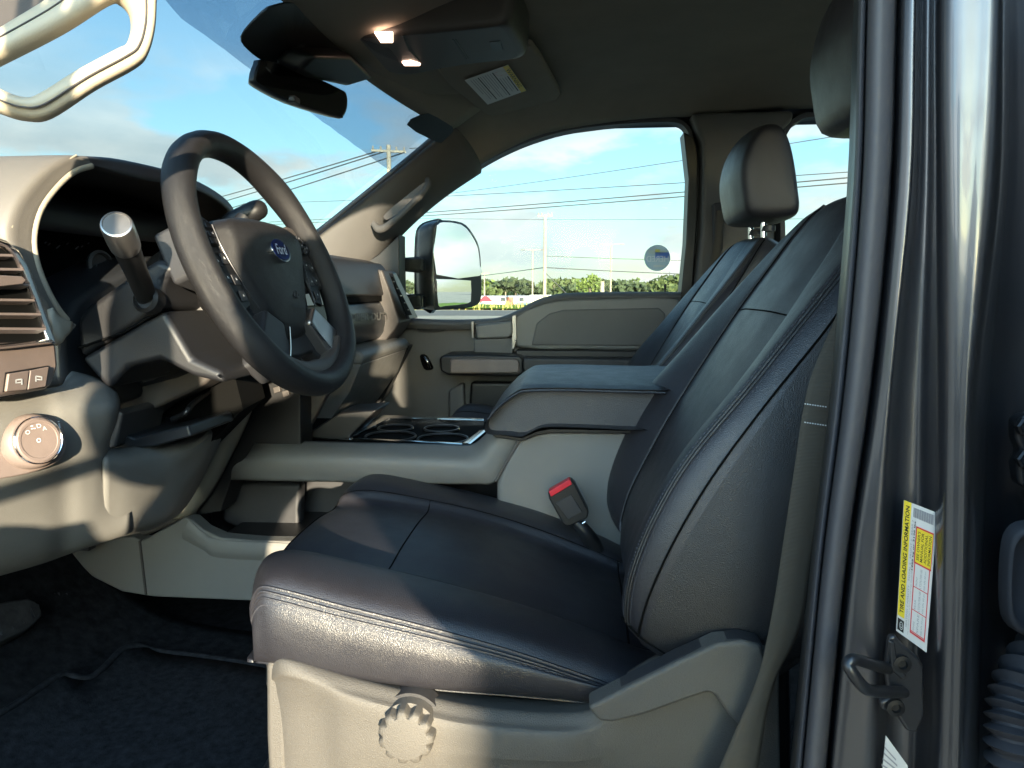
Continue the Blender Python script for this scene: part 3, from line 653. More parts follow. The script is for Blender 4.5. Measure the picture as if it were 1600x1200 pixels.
# ------------------------------------------------------------------ overhead console, visor, mirror
oc = thing('overhead_console', W(-.28, 1.38, .50), 'dark overhead console with two lit map lamps', 'overhead console')
def Z(x, y, z=.497): return PZ(x, y, z)
ol = [(545, 62), (548, 50), (575, 46), (660, 40), (760, 30), (792, 26), (806, 40), (820, 66), (815, 83), (740, 92), (690, 100), (640, 110), (600, 106), (575, 96), (555, 80)]
ol3 = crom([Z(x, y) for x, y in ol], 3, True)
c = ol3.mean(0)
G = np.array([c+(ol3-c)*k+np.array([0, 0, h]) for k, h in ((.90, -.012), (.97, -.010), (1.0, 0), (1.02, .02), (1.03, .06))])
gridmesh('housing', G, m_brown, oc, cv=True, smooth=60); mk('face_plate', list(G[0]), [tuple(range(len(ol3)))], m_brown, oc, smooth=0)
def zp(name, pts, mat, par, z0=.484, h=.004, bevel=.001, sm_=0):
    p = [Z(x, y, z0) for x, y in pts]
    if sm_: p = crom(p, sm_, True)
    return prism(name, p, (0, 0, h), mat, par, bevel=bevel)
for pts in ([(585, 52), (614, 53), (614, 67), (595, 67)], [(628, 98), (642, 96), (657, 101), (656, 103), (632, 103)]):
    l = zp('map_lamp', pts, m_lamp, oc, z0=.482)
zp('seam', [(628, 56), (631, 56), (640, 78), (658, 98), (655, 99), (637, 79)], m_black, oc)
zp('seam', [(706, 62), (709, 62), (730, 93), (726, 94)], m_black, oc); zp('seam', [(711, 62), (713, 62), (733, 92), (731, 93)], m_black, oc)
zp('release_button', [(764, 66), (782, 64), (786, 78), (770, 80)], m_black, oc)
zp('release_frame', [(758, 62), (784, 59), (790, 81), (766, 84)], m_stoned, oc, z0=.486)
zp('sunglasses_lid', [(714, 62), (785, 50), (808, 80), (736, 92)], m_stoned, oc, z0=.4865, h=.003)
for i in range(12):
    a = 576+i*1.2; zp('speaker_slot', [(566+i*3.6, 62+i*1.2), (567.5+i*3.6, 62+i*1.2), (590+i*3.3, 84+i*1.3), (588+i*3.3, 84+i*1.3)], m_dark, oc, z0=.4845, h=.002, bevel=0)
vs = thing('sun_visor', W(-.2, 1.75, .5), 'dark fabric sun visor folded up with a warning label', 'sun visor')
vp = [Z(680, 106, .50), Z(705, 98, .505), Z(830, 72, .525), Z(845, 92, .525), Z(876, 148, .525), Z(870, 156, .525), Z(770, 183, .49), Z(756, 178, .49), Z(700, 132, .50)]
prism('visor_body', vp, (0, 0, .018), m_head, vs, bevel=.006)
tube('visor_rod', [Z(690, 104, .505), Z(676, 96, .52)], .006, m_dark, vs)
q = [P(*a) for a in [(762, 163, 1), (822, 141, 1), (794, 101, 1), (726, 125, 1)]]
def hitpl(px, py, p0, n): d = ray(px, py); return CAM+d*((p0-CAM).dot(n)/d.dot(n))
n_ = np.cross(vp[2]-vp[0], vp[6]-vp[0]); n_ /= np.linalg.norm(n_)
if n_[2] > 0: n_ = -n_
q = [hitpl(x, y, vp[0]+n_*.004, n_) for x, y in ((726, 125), (762, 163), (822, 141), (794, 101))]
lb = rect_on('warning_label', q, (0, 0, 1, 1), 0, m_white, vs, t=.0008)
rect_on('label_header', q, (0, .88, 1, 1), .001, m_yellow, lb)
text_on('label_heading', 'WARNING', q, (.1, .895, .8, .985), .0016, m_ink, lb)
lathe('label_pictogram', quad_uv(q, .16, .77), n_, [(.016, 0), (.016, .0008), (.013, .0008)], m_redp, lb, seg=24)
lathe('pictogram_field', quad_uv(q, .16, .77), n_, [(.0125, .001), (.0125, .0014)], m_white, lb, seg=24)
for i, (a, b_) in enumerate([(.32, .9), (.32, .8), (.32, .85), (.30, .7), (.06, .95), (.06, .9), (.06, .6), (.06, .93), (.06, .88), (.06, .5), (.06, .92), (.06, .8), (.06, .86), (.06, .6)]):
    v_ = .83-i*.056; rect_on('label_text_row', q, (a, v_, b_, v_+(.022 if i in (0, 4, 10) else .013)), .001, m_greyi if i not in (0, 4, 10) else m_ink, lb)
rm = thing('rearview_mirror', W(-.53, 1.38, .40), 'black rear-view mirror hanging from the windshield', 'rear-view mirror')
ml = [(402, 100, 1.29), (412, 93, 1.30), (470, 108, 1.37), (530, 138, 1.47), (541, 148, 1.49), (542, 168, 1.49), (535, 182, 1.48), (525, 183, 1.47), (460, 160, 1.36), (404, 132, 1.29), (397, 120, 1.28)]
q_ = crom([P(*a) for a in ml], 3, True); c = q_.mean(0); e1 = P(542, 160, 1.49)-P(400, 115, 1.285); e1 /= np.linalg.norm(e1); nm = np.cross(e1, [0, 0, 1]); nm /= np.linalg.norm(nm)
if nm[1] > 0: nm = -nm
# flatten outline to the mirror's own plane
q_ = q_-np.outer((q_-c)@nm, nm)
G = np.array([shr(q_, .965, nm*.001), shr(q_, 1, nm*0), shr(q_, 1.01, -nm*.012), shr(q_, .9, -nm*.03), shr(q_, .55, -nm*.045)])
gridmesh('mirror_shell', G, m_darks, rm, cv=True, smooth=60); mk('shell_back', list(G[-1]), [tuple(range(len(q_)))], m_darks, rm, smooth=0)
mk('mirror_glass', list(shr(q_, .966, nm*.0012)), [tuple(range(len(q_)))], m_dmirror, rm, smooth=0)
tube('mirror_stem', [c-nm*.03+np.array([0, 0, .02]), c-nm*.06+np.array([-.0, 0, .05]), onglass(455, 60)], [.014, .016], m_black, rm, n=4)
prism('mount_cover', [onglass(x, y)+np.array([.0, 0, -.004]) for x, y in ((415, 84), (440, 60), (505, 62), (545, 100), (500, 112), (440, 98))], (.05, 0, -.02), m_black, rm, bevel=.012)
box('toggle', P(458, 157, 1.365)+nm*.0, (.02, .03, .012), m_dark, rm)
# ================================================================== DASHBOARD
db = thing('dashboard', W(-.75, 1.3, 0), 'two tone dashboard with instrument hood, vents, knee panel and glovebox', 'dashboard')
m_bez = M('bezel_plastic', (.12, .11, .10), .55, bump=('n', 900, .3), vary=.05)
# hidden core that closes the dash
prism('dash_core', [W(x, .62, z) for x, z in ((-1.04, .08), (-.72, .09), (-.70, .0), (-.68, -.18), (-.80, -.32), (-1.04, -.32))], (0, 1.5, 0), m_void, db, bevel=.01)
# top pad
G = []
for y in (.60, .75, 1.0, 1.18, 1.35, 1.6, 1.9, 2.16):
    r = 1 if y < 1.5 else 0
    zt = .135 if y < 1.3 else .10
    xr = -.66 if y < 1.3 else -.60
    G.append([W(-1.06, y, .10), W(-.92, y, zt-.005), W(xr-.12, y, zt), W(xr-.03, y, zt-.012), W(xr+.0, y, zt-.03), W(xr, y, zt-.06)])
surf('top_pad', G, m_dark, db, 3, 3, solid=.005)
# instrument hood and light bezel
X0 = -.57
inner = [(136, 262), (110, 272), (84, 296), (60, 330), (50, 372), (54, 412), (68, 452), (84, 482), (99, 500), (112, 505)]
outer = [(130, 243), (96, 244), (56, 268), (18, 312), (2, 356), (10, 392), (34, 432), (60, 470), (82, 502), (102, 522)]
def hoodpt(x, y, dx=0): p = PX(x, y, X0); return p+np.array([dx, 0, 0])
I = [hoodpt(*p) for p in inner]; O = [hoodpt(*p) for p in outer]
# top lip continues over the cluster to the passenger side of the hood
I += []; 
topI = [hoodpt(136, 262), W(X0+.005, .90, .142), W(X0+.01, 1.0, .146), W(X0, 1.10, .14), W(X0-.01, 1.17, .12), W(X0-.02, 1.20, .08), W(X0-.02, 1.19, .0)]
topO = [hoodpt(130, 243), W(X0-.005, .88, .166), W(X0, 1.0, .168), W(X0-.01, 1.12, .160), W(X0-.02, 1.20, .14), W(X0-.03, 1.235, .09), W(X0-.03, 1.22, -.02)]
def hoodsurf(name, I, O, mat, nI=6):
    G = []
    for a, b in zip(I, O):
        n = np.array([1., 0, 0]); G.append([a+np.array([-.20, 0, 0]), a+np.array([-.06, 0, 0]), a+np.array([-.006, 0, 0]), a+(b-a)*.12+n*.006, a+(b-a)*.5+n*.006, b-(b-a)*.12+n*.004, b+n*-.008, b+n*-.05, b+n*-.14])
    return surf(name, G, mat, db, 4, 3)
hb = hoodsurf('instrument_bezel', I, O, m_bez)
hoodsurf('instrument_hood', topI, topO, m_dark)
tube('bezel_piping', [a+(b-a)*.13+np.array([.006, 0, 0]) for a, b in zip(I, O)][:-1], .0035, m_tan, hb, n=4)
tube('hood_seam', [hoodpt(x, y, .004) for x, y in ((114, 243), (70, 270), (30, 318), (12, 356))], .0012, m_tan, hb, n=4)
# pointed end of the bezel and its lower knuckle
surf('bezel_foot', [[PX(78, 482, -.562), PX(92, 497, -.56), PX(110, 505, -.562)], [PX(80, 500, -.556), PX(92, 512, -.552), PX(108, 516, -.556)], [PX(84, 520, -.555), PX(94, 530, -.552), PX(99, 524, -.556)], [PX(86, 536, -.56), PX(88, 536, -.56), PX(96, 528, -.562)]], m_tan, db, 4, 4, solid=.006)
# gauge cluster, dark, with dials and faint marks
ic = box('gauge_cluster', W(-.76, 1.02, .06), (.02, .44, .22), m_void, db)
def dial(d, z, r):
    c = W(-.745, d, z); lathe('gauge_ring', c, (1, 0, .15), [(r, 0), (r, .006), (r*.92, .008), (r*.90, .001)], m_darks, ic, seg=36)
    for k in range(9):
        a = math.radians(-40+k*32); p = c+np.array([.004, r*.78*math.cos(a), r*.78*math.sin(a)])
        box('tick_mark', p, (.001, .002, .007), m_icon, ic, bevel=0)
dial(.95, .07, .065); dial(1.14, .07, .065)
c = PX(154, 416, -.66)
lathe('gauge_ring', c, (1, -.2, .1), [(.020, 0), (.022, .006), (.018, .008), (.017, .001)], m_brown, ic, seg=30)
q = [c+np.array([.004, dy, dz]) for dy, dz in ((-.012, -.010), (.010, -.010), (.010, .006), (-.012, .006))]
for mx_, my_, ml_ in ((70, 380, 4), (75, 383, 6), (88, 388, 9), (104, 382, 5), (118, 389, 8), (127, 386, 4), (137, 381, 3), (91, 362, 4), (150, 470, 3)):
    tube('dial_mark', [PX(mx_, my_, -.70), PX(mx_+ml_*.6, my_-ml_*.5, -.70)], .0009, m_greyi, ic, seg=6)
text_on('cluster_symbol', 'ID', q, (0, .1, .9, .7), .001, m_icon, ic)
# left vent with chrome frame and switch panel
XV = -.53
def V(x, y, dx=0): return PX(x, y, XV)+np.array([dx, 0, 0])
vb = prism('switch_bezel', [V(x, y) for x, y in ((-60, 345), (0, 372), (22, 385), (45, 415), (66, 468), (90, 540), (93, 572), (84, 603), (74, 609), (-60, 632))], (-.05, 0, 0), m_taupe, db, bevel=.006)
mk('vent_cavity', [V(x, y, .0012) for x, y in ((-60, 362), (0, 388), (18, 402), (36, 430), (68, 531), (-60, 540))], [(0, 1, 2, 3, 4, 5)], m_void, vb, smooth=0)
def frame_strip(name, a, b, mat, par, h=.006, n=1):
    A = crom([V(*p) for p in a], n); B = crom([V(*p) for p in b], n)
    G = [[p+np.array([.0, 0, 0]), p+np.array([h, 0, 0]), (p+q)/2+np.array([h*1.5, 0, 0]), q+np.array([h, 0, 0]), q+np.array([.0, 0, 0])] for p, q in zip(A, B)]
    return gridmesh(name, np.array(G), mat, par, smooth=60)
frame_strip('chrome_frame', [(-40, 362), (0, 376), (20, 392), (40, 425), (58, 475), (79, 536), (0, 545), (-60, 549)], [(-40, 374), (0, 386), (12, 398), (28, 425), (46, 470), (68, 530), (0, 537), (-60, 541)], m_chrome, vb)
for i, (y, xr) in enumerate(((398, 8), (420, 25), (444, 34), (468, 42), (490, 52), (513, 60))):
    prism('vent_louver', [V(-60, y-2, .002), V(xr, y-2+2, .002), V(xr-9, y+14, .002), V(-60, y+14, .002)], (-.0, 0, 0), m_taupe, vb, bevel=0) if False else \
    mk('vent_louver', [V(-60, y, .008), V(xr, y+1, .008), V(xr-8, y+16, -.012), V(-60, y+17, -.012)], [(0, 1, 2, 3)], m_taupe, vb, smooth=0, solid=.0025)
prism('vent_tab', [V(x, y, .008) for x, y in ((-60, 428), (14, 432), (20, 438), (14, 444), (-60, 452))], (.006, 0, 0), m_taupe, vb, bevel=.001)
# trailer switches with small trailer symbols
mk('switch_recess', [V(x, y, .0012) for x, y in ((6, 582), (74, 571), (68, 606), (2, 613))], [(0, 1, 2, 3)], m_black, vb, smooth=0)
for pts, mir in (([(8, 584), (40, 579), (36, 609), (4, 612)], 0), ([(42, 579), (71, 573), (66, 604), (38, 609)], 1)):
    s = prism('trailer_switch', [V(x, y, .001) for x, y in pts], (.003, 0, 0), m_taupe, vb, bevel=.001)
    cx = sum(p[0] for p in pts)/4; cy = sum(p[1] for p in pts)/4
    for bx in ([(cx-4, cy-3.5), (cx+5, cy-4.5), (cx+5, cy-2.5), (cx-4, cy-1.5)], [(cx+4, cy-4), (cx+6, cy-4), (cx+6, cy+5), (cx+4, cy+5)], [(cx-4, cy+1.5), (cx+5, cy+.5), (cx+5, cy+2), (cx-4, cy+3)], [(cx-5, cy-3), (cx-3, cy-3), (cx-3, cy+3), (cx-5, cy+3)]):
        if mir: bx = [(2*cx-a, b) for a, b in bx]
        mk('switch_symbol', [V(x, y, .0046) for x, y in bx], [(0, 1, 2, 3)], m_icon, s, smooth=0)
# ------- lower panel: a shelf, a front, the opening under the column
def K(*a): return P(*a)
# front face left of the opening
G = [[K(-90, 632, .60), K(-20, 622, .64), K(60, 611, .70), K(82, 606, .72), K(95, 620, .735), K(98, 640, .74)],]
G = [
 [K(-90, 640, .60), K(-20, 630, .64), K(60, 613, .70), K(92, 606, .725), K(104, 592, .76), K(112, 584, .80), K(128, 582, .86)],
 [K(-90, 650, .60), K(-20, 642, .635), K(60, 630, .69), K(94, 622, .715), K(130, 604, .755), K(160, 604, .80), K(168, 604, .86)],
 [K(-90, 700, .60), K(-20, 692, .632), K(60, 672, .688), K(98, 650, .71), K(140, 640, .74), K(174, 632, .775), K(182, 626, .84)],
 [K(-90, 760, .605), K(-20, 750, .64), K(60, 735, .69), K(98, 700, .715), K(135, 680, .742), K(170, 664, .775), K(178, 655, .84)],
 [K(-90, 830, .625), K(-20, 815, .66), K(60, 790, .71), K(98, 760, .735), K(130, 740, .755), K(158, 715, .785), K(166, 706, .85)],
 [K(-90, 890, .66), K(-20, 872, .69), K(60, 852, .735), K(98, 830, .76), K(130, 810, .775), K(160, 790, .80), K(200, 770, .85)],
 [K(-90, 915, .70), K(-20, 898, .73), K(60, 876, .77), K(98, 862, .79), K(130, 850, .80), K(160, 840, .82), K(200, 826, .85)],
 [K(-90, 915, .76), K(-20, 898, .79), K(60, 876, .82), K(98, 862, .84), K(130, 850, .85), K(160, 840, .87), K(200, 826, .90)],
]
kp = surf('knee_panel', G, m_stone, db, 5, 5, solid=.004, soff=-1)
# front right of it, under the opening, to the far end beside the console
G = [
 [K(160, 706, .835), K(200, 703, .87), K(250, 697, .92), K(290, 690, .97), K(318, 668, 1.01), K(340, 612, 1.06), K(352, 598, 1.10), K(385, 582, 1.16)],
 [K(160, 718, .78), K(200, 718, .83), K(250, 712, .90), K(295, 702, .95), K(328, 676, 1.00), K(345, 640, 1.05), K(358, 620, 1.10), K(386, 586, 1.165)],
 [K(160, 750, .785), K(200, 748, .83), K(250, 740, .90), K(290, 728, .96), K(318, 712, 1.00), K(335, 690, 1.05), K(352, 660, 1.10), K(376, 612, 1.165)],
 [K(160, 790, .80), K(200, 785, .84), K(240, 775, .90), K(275, 765, .95), K(300, 750, 1.00), K(320, 728, 1.05), K(335, 700, 1.10), K(357, 655, 1.165)],
 [K(160, 838, .82), K(200, 825, .86), K(240, 815, .91), K(265, 805, .96), K(282, 795, 1.01), K(297, 775, 1.06), K(310, 750, 1.10), K(330, 706, 1.165)],
 [K(160, 842, .87), K(200, 832, .90), K(232, 824, .95), K(250, 815, 1.00), K(264, 806, 1.04), K(276, 796, 1.08), K(290, 778, 1.12), K(312, 745, 1.17)],
]
surf('knee_panel_lower', G, m_stone, db, 5, 5, solid=.004, soff=-1)
# rib at the far end of the knee panel
G = [[K(384, 582, 1.16), K(390, 578, 1.158), K(402, 580, 1.17), K(411, 588, 1.19)], [K(356, 652, 1.16), K(362, 650, 1.158), K(378, 650, 1.17), K(388, 654, 1.19)],
     [K(329, 706, 1.16), K(335, 704, 1.158), K(352, 706, 1.17), K(362, 710, 1.19)], [K(300, 758, 1.16), K(306, 756, 1.158), K(322, 762, 1.17), K(332, 766, 1.19)], [K(262, 812, 1.16), K(268, 810, 1.158), K(288, 810, 1.17), K(300, 808, 1.19)]]
surf('panel_rib', G, m_tan, db, 4, 3, solid=.003)
prism('panel_heel', [K(205, 820, 1.18), K(262, 800, 1.18), K(295, 775, 1.18), K(302, 806, 1.18), K(222, 840, 1.18), K(206, 836, 1.18)], (0, .05, 0), m_brown, db, bevel=.004)
# small console side shadow piece behind the rib
prism('stack_side', [K(412, 588, 1.20), K(470, 560, 1.20), K(470, 700, 1.20), K(362, 750, 1.20), K(345, 800, 1.20), K(300, 806, 1.20)], (0, .06, 0), m_black, db, bevel=.003)
# storage pull line on the far left bottom
tube('door_seam', [K(41, 760, .698), K(40, 778, .705), K(28, 805, .71), K(10, 830, .715), K(-20, 838, .69)], .0012, m_stoned, kp, n=4)
tube('latch_slot', [K(20, 772, .69), K(30, 762, .69), K(41, 761, .697)], .001, m_stoned, kp, n=2)
# headlamp switch
nL = np.array([.93, -.32, .18]); nL /= np.linalg.norm(nL)
cL = P(46, 687, .672)
tL = np.cross([0, 0, 1.], nL); tL /= np.linalg.norm(tL); bL = np.cross(nL, tL)
def Lp(s, t, d=0): return cL+tL*s+bL*t+nL*d
hs_ = [(-.10, -.022), (-.10, .018), (-.06, .024), (.0, .026), (.030, .020), (.036, .010), (.036, -.012), (.024, -.028), (-.01, -.034), (-.06, -.030)]
hp_ = crom([Lp(s, t, -.012) for s, t in hs_], 4, True)
ls = prism('lamp_switch_plate', hp_, nL*.014, m_taupe, db, bevel=.002)
lathe('knob_collar', Lp(-.002, -.002, .002), nL, [(.0285, 0), (.0285, .006), (.0265, .012), (.0235, .014)], m_taupe, ls)
lathe('chrome_ring', Lp(-.002, -.002, .002), nL, [(.0245, .012), (.0245, .0165), (.0235, .0175), (.0225, .0165)], m_chrome, ls)
kn = lathe('lamp_knob', Lp(-.002, -.002, .002), nL, [(.0225, .012), (.0225, .0165), (.021, .018), (.0185, .018), (.018, .0172), (.001, .0172)], m_taupe, ls)
def Lq(s, t, w_, h_): return [Lp(s-w_, t-h_, .0195), Lp(s+w_, t-h_, .0195), Lp(s+w_, t+h_, .0195), Lp(s-w_, t+h_, .0195)]
for s, t, tx in ((-.010, .008, 'O'), (-.004, .012, '=-'), (.002, .0125, 'D'), (.007, .009, 'A')): text_on('knob_symbol', tx, Lq(s-.002, t, .0022, .0020), (0, 0, 1, 1), .0005, m_icon, kn)
text_on('knob_symbol', 'o', Lq(-.003, -.002, .0022, .0022), (0, 0, 1, 1), .0005, m_icon, kn)
def Lq2(s, t, w_, h_): return [Lp(s-w_, t-h_, .0025), Lp(s+w_, t-h_, .0025), Lp(s+w_, t+h_, .0025), Lp(s-w_, t+h_, .0025)]
text_on('plate_symbol', '\u2261D', Lq2(-.040, .003, .005, .003), (0, 0, 1, 1), .001, m_icon, ls)
text_on('plate_symbol', 'E', Lq2(-.040, -.016, .004, .003), (0, 0, 1, 1), .001, m_icon, ls)
text_on('plate_symbol', 'i', Lq2(.031, .010, .001, .004), (0, 0, 1, 1), .001, m_icon, ls)
prism('button_gap', [Lp(-.055, .022, .0021), Lp(-.053, .022, .0021), Lp(-.045, -.006, .0021), Lp(-.053, -.030, .0021), Lp(-.055, -.030, .0021), Lp(-.047, -.006, .0021)], nL*.0004, m_black, ls, bevel=0)
prism('button_gap', [Lp(-.10, -.006, .0021), Lp(-.047, -.006, .0021), Lp(-.047, -.0075, .0021), Lp(-.10, -.0075, .0021)], nL*.0004, m_black, ls, bevel=0)
# ------- dark trim between cluster and column
prism('column_surround', [PX(x, y, -.60) for x, y in ((96, 520), (120, 470), (165, 440), (230, 405), (300, 400), (360, 470), (380, 590), (352, 605), (300, 590), (180, 640), (100, 600))], (-.10, 0, 0), m_darks, db, bevel=.01)
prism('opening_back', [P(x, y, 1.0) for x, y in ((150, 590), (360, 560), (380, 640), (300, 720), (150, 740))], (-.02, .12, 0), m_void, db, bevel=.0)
# parts seen in the opening under the column
pz = prism('bracket', crom([P(x, y, .93) for x, y in ((182, 620), (215, 575), (260, 562), (305, 572), (330, 590), (300, 612), (240, 640), (200, 668))], 2, True), (0, .06, 0), m_brown, db, bevel=.006)
prism('bracket_shelf', [P(x, y, .90) for x, y in ((216, 576), (252, 568), (256, 582), (222, 598))], (0, .05, 0), m_stoned, pz, bevel=.002)
prism('opening_sill', [P(x, y, .88) for x, y in ((166, 706), (172, 672), (210, 684), (294, 664), (300, 682), (240, 698))], (0, .12, 0), m_darks, db, bevel=.004)
prism('opening_cheek', [P(x, y, .86) for x, y in ((164, 702), (178, 640), (192, 646), (180, 700))], (0, .10, 0), m_brown, db, bevel=.003)
tube('tilt_lever', [P(270, 655, .95), P(290, 645, .93), P(300, 632, .95), P(326, 612, 1.0)], .004, m_steel, db, n=4)
# ------- center stack glimpsed under the wheel
prism('center_stack', [W(x, 1.20, z) for x, z in ((-.60, .09), (-.55, .04), (-.53, -.10), (-.58, -.22), (-.70, -.26), (-.70, .09))], (0, .40, 0), m_black, db, bevel=.01)
for i, (x, y) in enumerate(((426, 606), (440, 612), (432, 594), (448, 600))): prism('stack_button', [P(x+a, y+b, 1.19) for a, b in ((0, 0), (10, -3), (12, 6), (2, 9))], (0, .01, 0), m_brown, db, bevel=.001)
prism('stack_screen', [W(x, 1.24, z) for x, z in ((-.545, .06), (-.53, -.03), (-.54, -.03), (-.555, .06))], (0, .30, 0), M('screen_black', (.01, .012, .015), .1), db, bevel=.002)
# ------- passenger side
D1 = 1.62; D2 = 2.08
def pside(name, pts, mat, D_near=D1, D_far=D2, bevel=.006, **k): return prism(name, [P(x, y, D_far) for x, y in pts], (0, D_near-D_far, 0), mat, db, bevel=bevel, **k)
pside('upper_pad', [(520, 411), (596, 412), (606, 425), (614, 462), (520, 462)], m_coal, bevel=.008)
pside('pad_groove', [(520, 460), (611, 461), (611, 470), (520, 470)], m_void, bevel=.001)
gm = pside('letter_panel', crom([(520, 468), (608, 470), (614, 482), (616, 500), (613, 516), (606, 526), (520, 530)], 1, True), m_darks, bevel=.008)
q = [P(538, 503, 1.80)+np.array([0, 0, 0]), P(598, 503, 2.02), P(598, 483, 2.02), P(538, 483, 1.80)]
xa = P(615, 495, 2.08)[0]
def on_panel(x, y): return PX(x, y, xa)
ql = [on_panel(540, 502), on_panel(604, 500), on_panel(604, 485), on_panel(540, 486)]
text_on('panel_lettering', 'SUPER DUTY', ql, (-.05, 0, 1.0, .8), .0075, m_stone, gm, bold=.03)
pside('glovebox_ledge', [(500, 528), (600, 527), (634, 528), (641, 536), (636, 546), (500, 546)], m_stone, bevel=.008)
gb = pside('glovebox_door', [(500, 546), (636, 545), (622, 580), (590, 625), (565, 652), (450, 652)], m_stone, bevel=.004)
mk('glovebox_seam', [PX(560, 580, P(618, 582, 2.08)[0]+.004)+np.array([0, d, z]) for d, z in ((-.2, 0), (.1, 0), (.1, .003), (-.2, .003))], [(0, 1, 2, 3)], m_black, gb, smooth=0)
prism('kick_panel', [P(x, y, 2.12) for x, y in ((560, 520), (640, 540), (600, 620), (560, 680), (520, 680))], (0, .05, 0), m_black, db, bevel=.004)
vh = pside('vent_housing', [(596, 422), (618, 424), (628, 450), (643, 500), (636, 512), (622, 528), (604, 527), (600, 500)], m_brown, D_near=1.98, D_far=2.13, bevel=.006)
xv = P(632, 470, 2.06)[0]
prism('vent_frame', [PX(x, y, xv-.0)+np.array([(470-y)*-.00035, 0, 0]) for x, y in ((615, 426), (621, 426), (643, 496), (629, 499))], (.012, 0, 0), m_darks, vh, bevel=.003)
prism('vent_slot', [PX(x, y, xv+.0125)+np.array([(470-y)*-.00035, 0, 0]) for x, y in ((617.5, 432), (620.5, 432), (639, 492), (630.5, 493))], (.002, 0, 0), m_void, vh, bevel=.0)
for i in range(5):
    a = PX(621+i*3.4, 440+i*11, xv+.0145)+np.array([(470-(440+i*11))*-.00035, 0, 0]); box('vent_louver', a, (.003, .018, .003), m_satin if i == 2 else m_dark, vh, bevel=0)

# ================================================================== STEERING WHEEL
WC = np.array([-.426, .007, 1.655]); al, yw = .4045, -.0556
wn = np.array([math.cos(al)*math.cos(yw), math.cos(al)*math.sin(yw), math.sin(al)])
wa = np.cross([0, 0, 1.], wn); wa /= np.linalg.norm(wa); wb_ = np.cross(wn, wa)
def S(s, t, d=0): return WC+wa*s+wb_*t+wn*d
sw = thing('steering_wheel', WC, 'black leather steering wheel with blue oval emblem on its hub', 'steering wheel')
G = []
for i in range(96):
    a = 2*math.pi*i/96; row = []
    th = math.degrees(a)   # 0 = right, 90 = up
    fat = 1+.10*math.exp(-((abs((th+180) % 360-180)-45)/14)**2) + .08*math.exp(-((abs((th+180) % 360-180)-135)/16)**2)
    for k in range(16):
        b = 2*math.pi*k/16; rr = .0178*fat
        r = .1785+rr*math.cos(b)*.98; d = rr*1.1*math.sin(b)
        row.append(S(r*math.cos(a), r*math.sin(a), d))
    G.append(row)
rim = gridmesh('rim', np.array(G), m_rim, sw, cu=True, cv=True, smooth=180)
# stitched seam and splice lines on the rim
tube('rim_seam', [S(.1795*math.cos(a)-.0158*math.cos(a)*.35, .1795*math.sin(a)-.0158*math.sin(a)*.35, .0160) for a in np.linspace(R(148), R(215), 24)], .0009, m_thread, rim, seg=6)
for a0 in (38, 142, 232, 308):
    a = R(a0); tube('splice_line', [S((.1795+.0163*math.cos(b))*math.cos(a), (.1795+.0163*math.cos(b))*math.sin(a), .0178*math.sin(b)) for b in np.linspace(0, 2*math.pi, 18)], .0008, m_dark, rim, seg=6)
# airbag pad
prof = [(-.112, .038), (-.100, .058), (-.065, .069), (0, .072), (.065, .069), (.100, .058), (.112, .038), (.108, .005), (.088, -.040), (.060, -.084), (.038, -.100), (0, -.104), (-.038, -.100), (-.060, -.084), (-.088, -.040), (-.108, .005)]
pc = np.array(crom([(s, t, 0) for s, t in prof], 3, True)); G = []
for k, d in ((1.03, -.07), (1.03, -.035), (1.0, -.014), (.93, -.002), (.80, .005), (.55, .010), (.25, .013), (.02, .0135)):
    row = []
    for s, t, _ in pc:
        ss, tt = s*k, (t+.01)*k-.01
        bow = .012*math.exp(-((tt-.045)/.035)**2) - .010*max(0, -tt/.1)
        row.append(S(ss, tt, d+bow*(1 if d > -.01 else 0)))
    G.append(row)
pad = gridmesh('airbag_pad', np.array(G), m_rim, sw, cv=True, caps=True, smooth=180)
c0 = S(.004, .016, .0165); nE = wn
def oval(name, rx, ry, h0, h1, mat, par, c=c0): 
    pts = [c+wa*rx*math.cos(a)+wb_*ry*math.sin(a)+nE*h0 for a in np.linspace(0, 2*math.pi, 40, endpoint=False)]
    return prism(name, pts, nE*(h1-h0), mat, par, bevel=.0008)
em = oval('emblem', .0255, .0180, -.008, .0035, m_chrome, pad)
oval('emblem_field', .0235, .0160, .003, .0042, m_blue, em)
eq = [c0+wa*s+wb_*t+nE*.0043 for s, t in ((-.0165, -.0075), (.0165, -.0075), (.0165, .0085), (-.0165, .0085))]
text_on('emblem_script', 'Ford', eq, (0, 0, 1, 1), .0004, M('script_silver', (.65, .67, .7), .3, .3), em, shear=.35, bold=.012)
# airbag words embossed low on the pad
aq = [S(s, t, .041) for s, t in ((.020, -.072), (.050, -.060), (.050, -.040), (.020, -.052))]
text_on('pad_symbol', 'AIRBAG', [S(s, t, .004) for s, t in ((.0, -.066), (.040, -.066), (.040, -.058), (.0, -.058))], (0, 0, 1, 1), .001, m_dark, pad)
tube('horn_symbol', [S(.020+.006*math.cos(a), -.046+.006*math.sin(a), .0075) for a in np.linspace(0, 2*math.pi, 20)], .0006, m_dark, pad, seg=5)
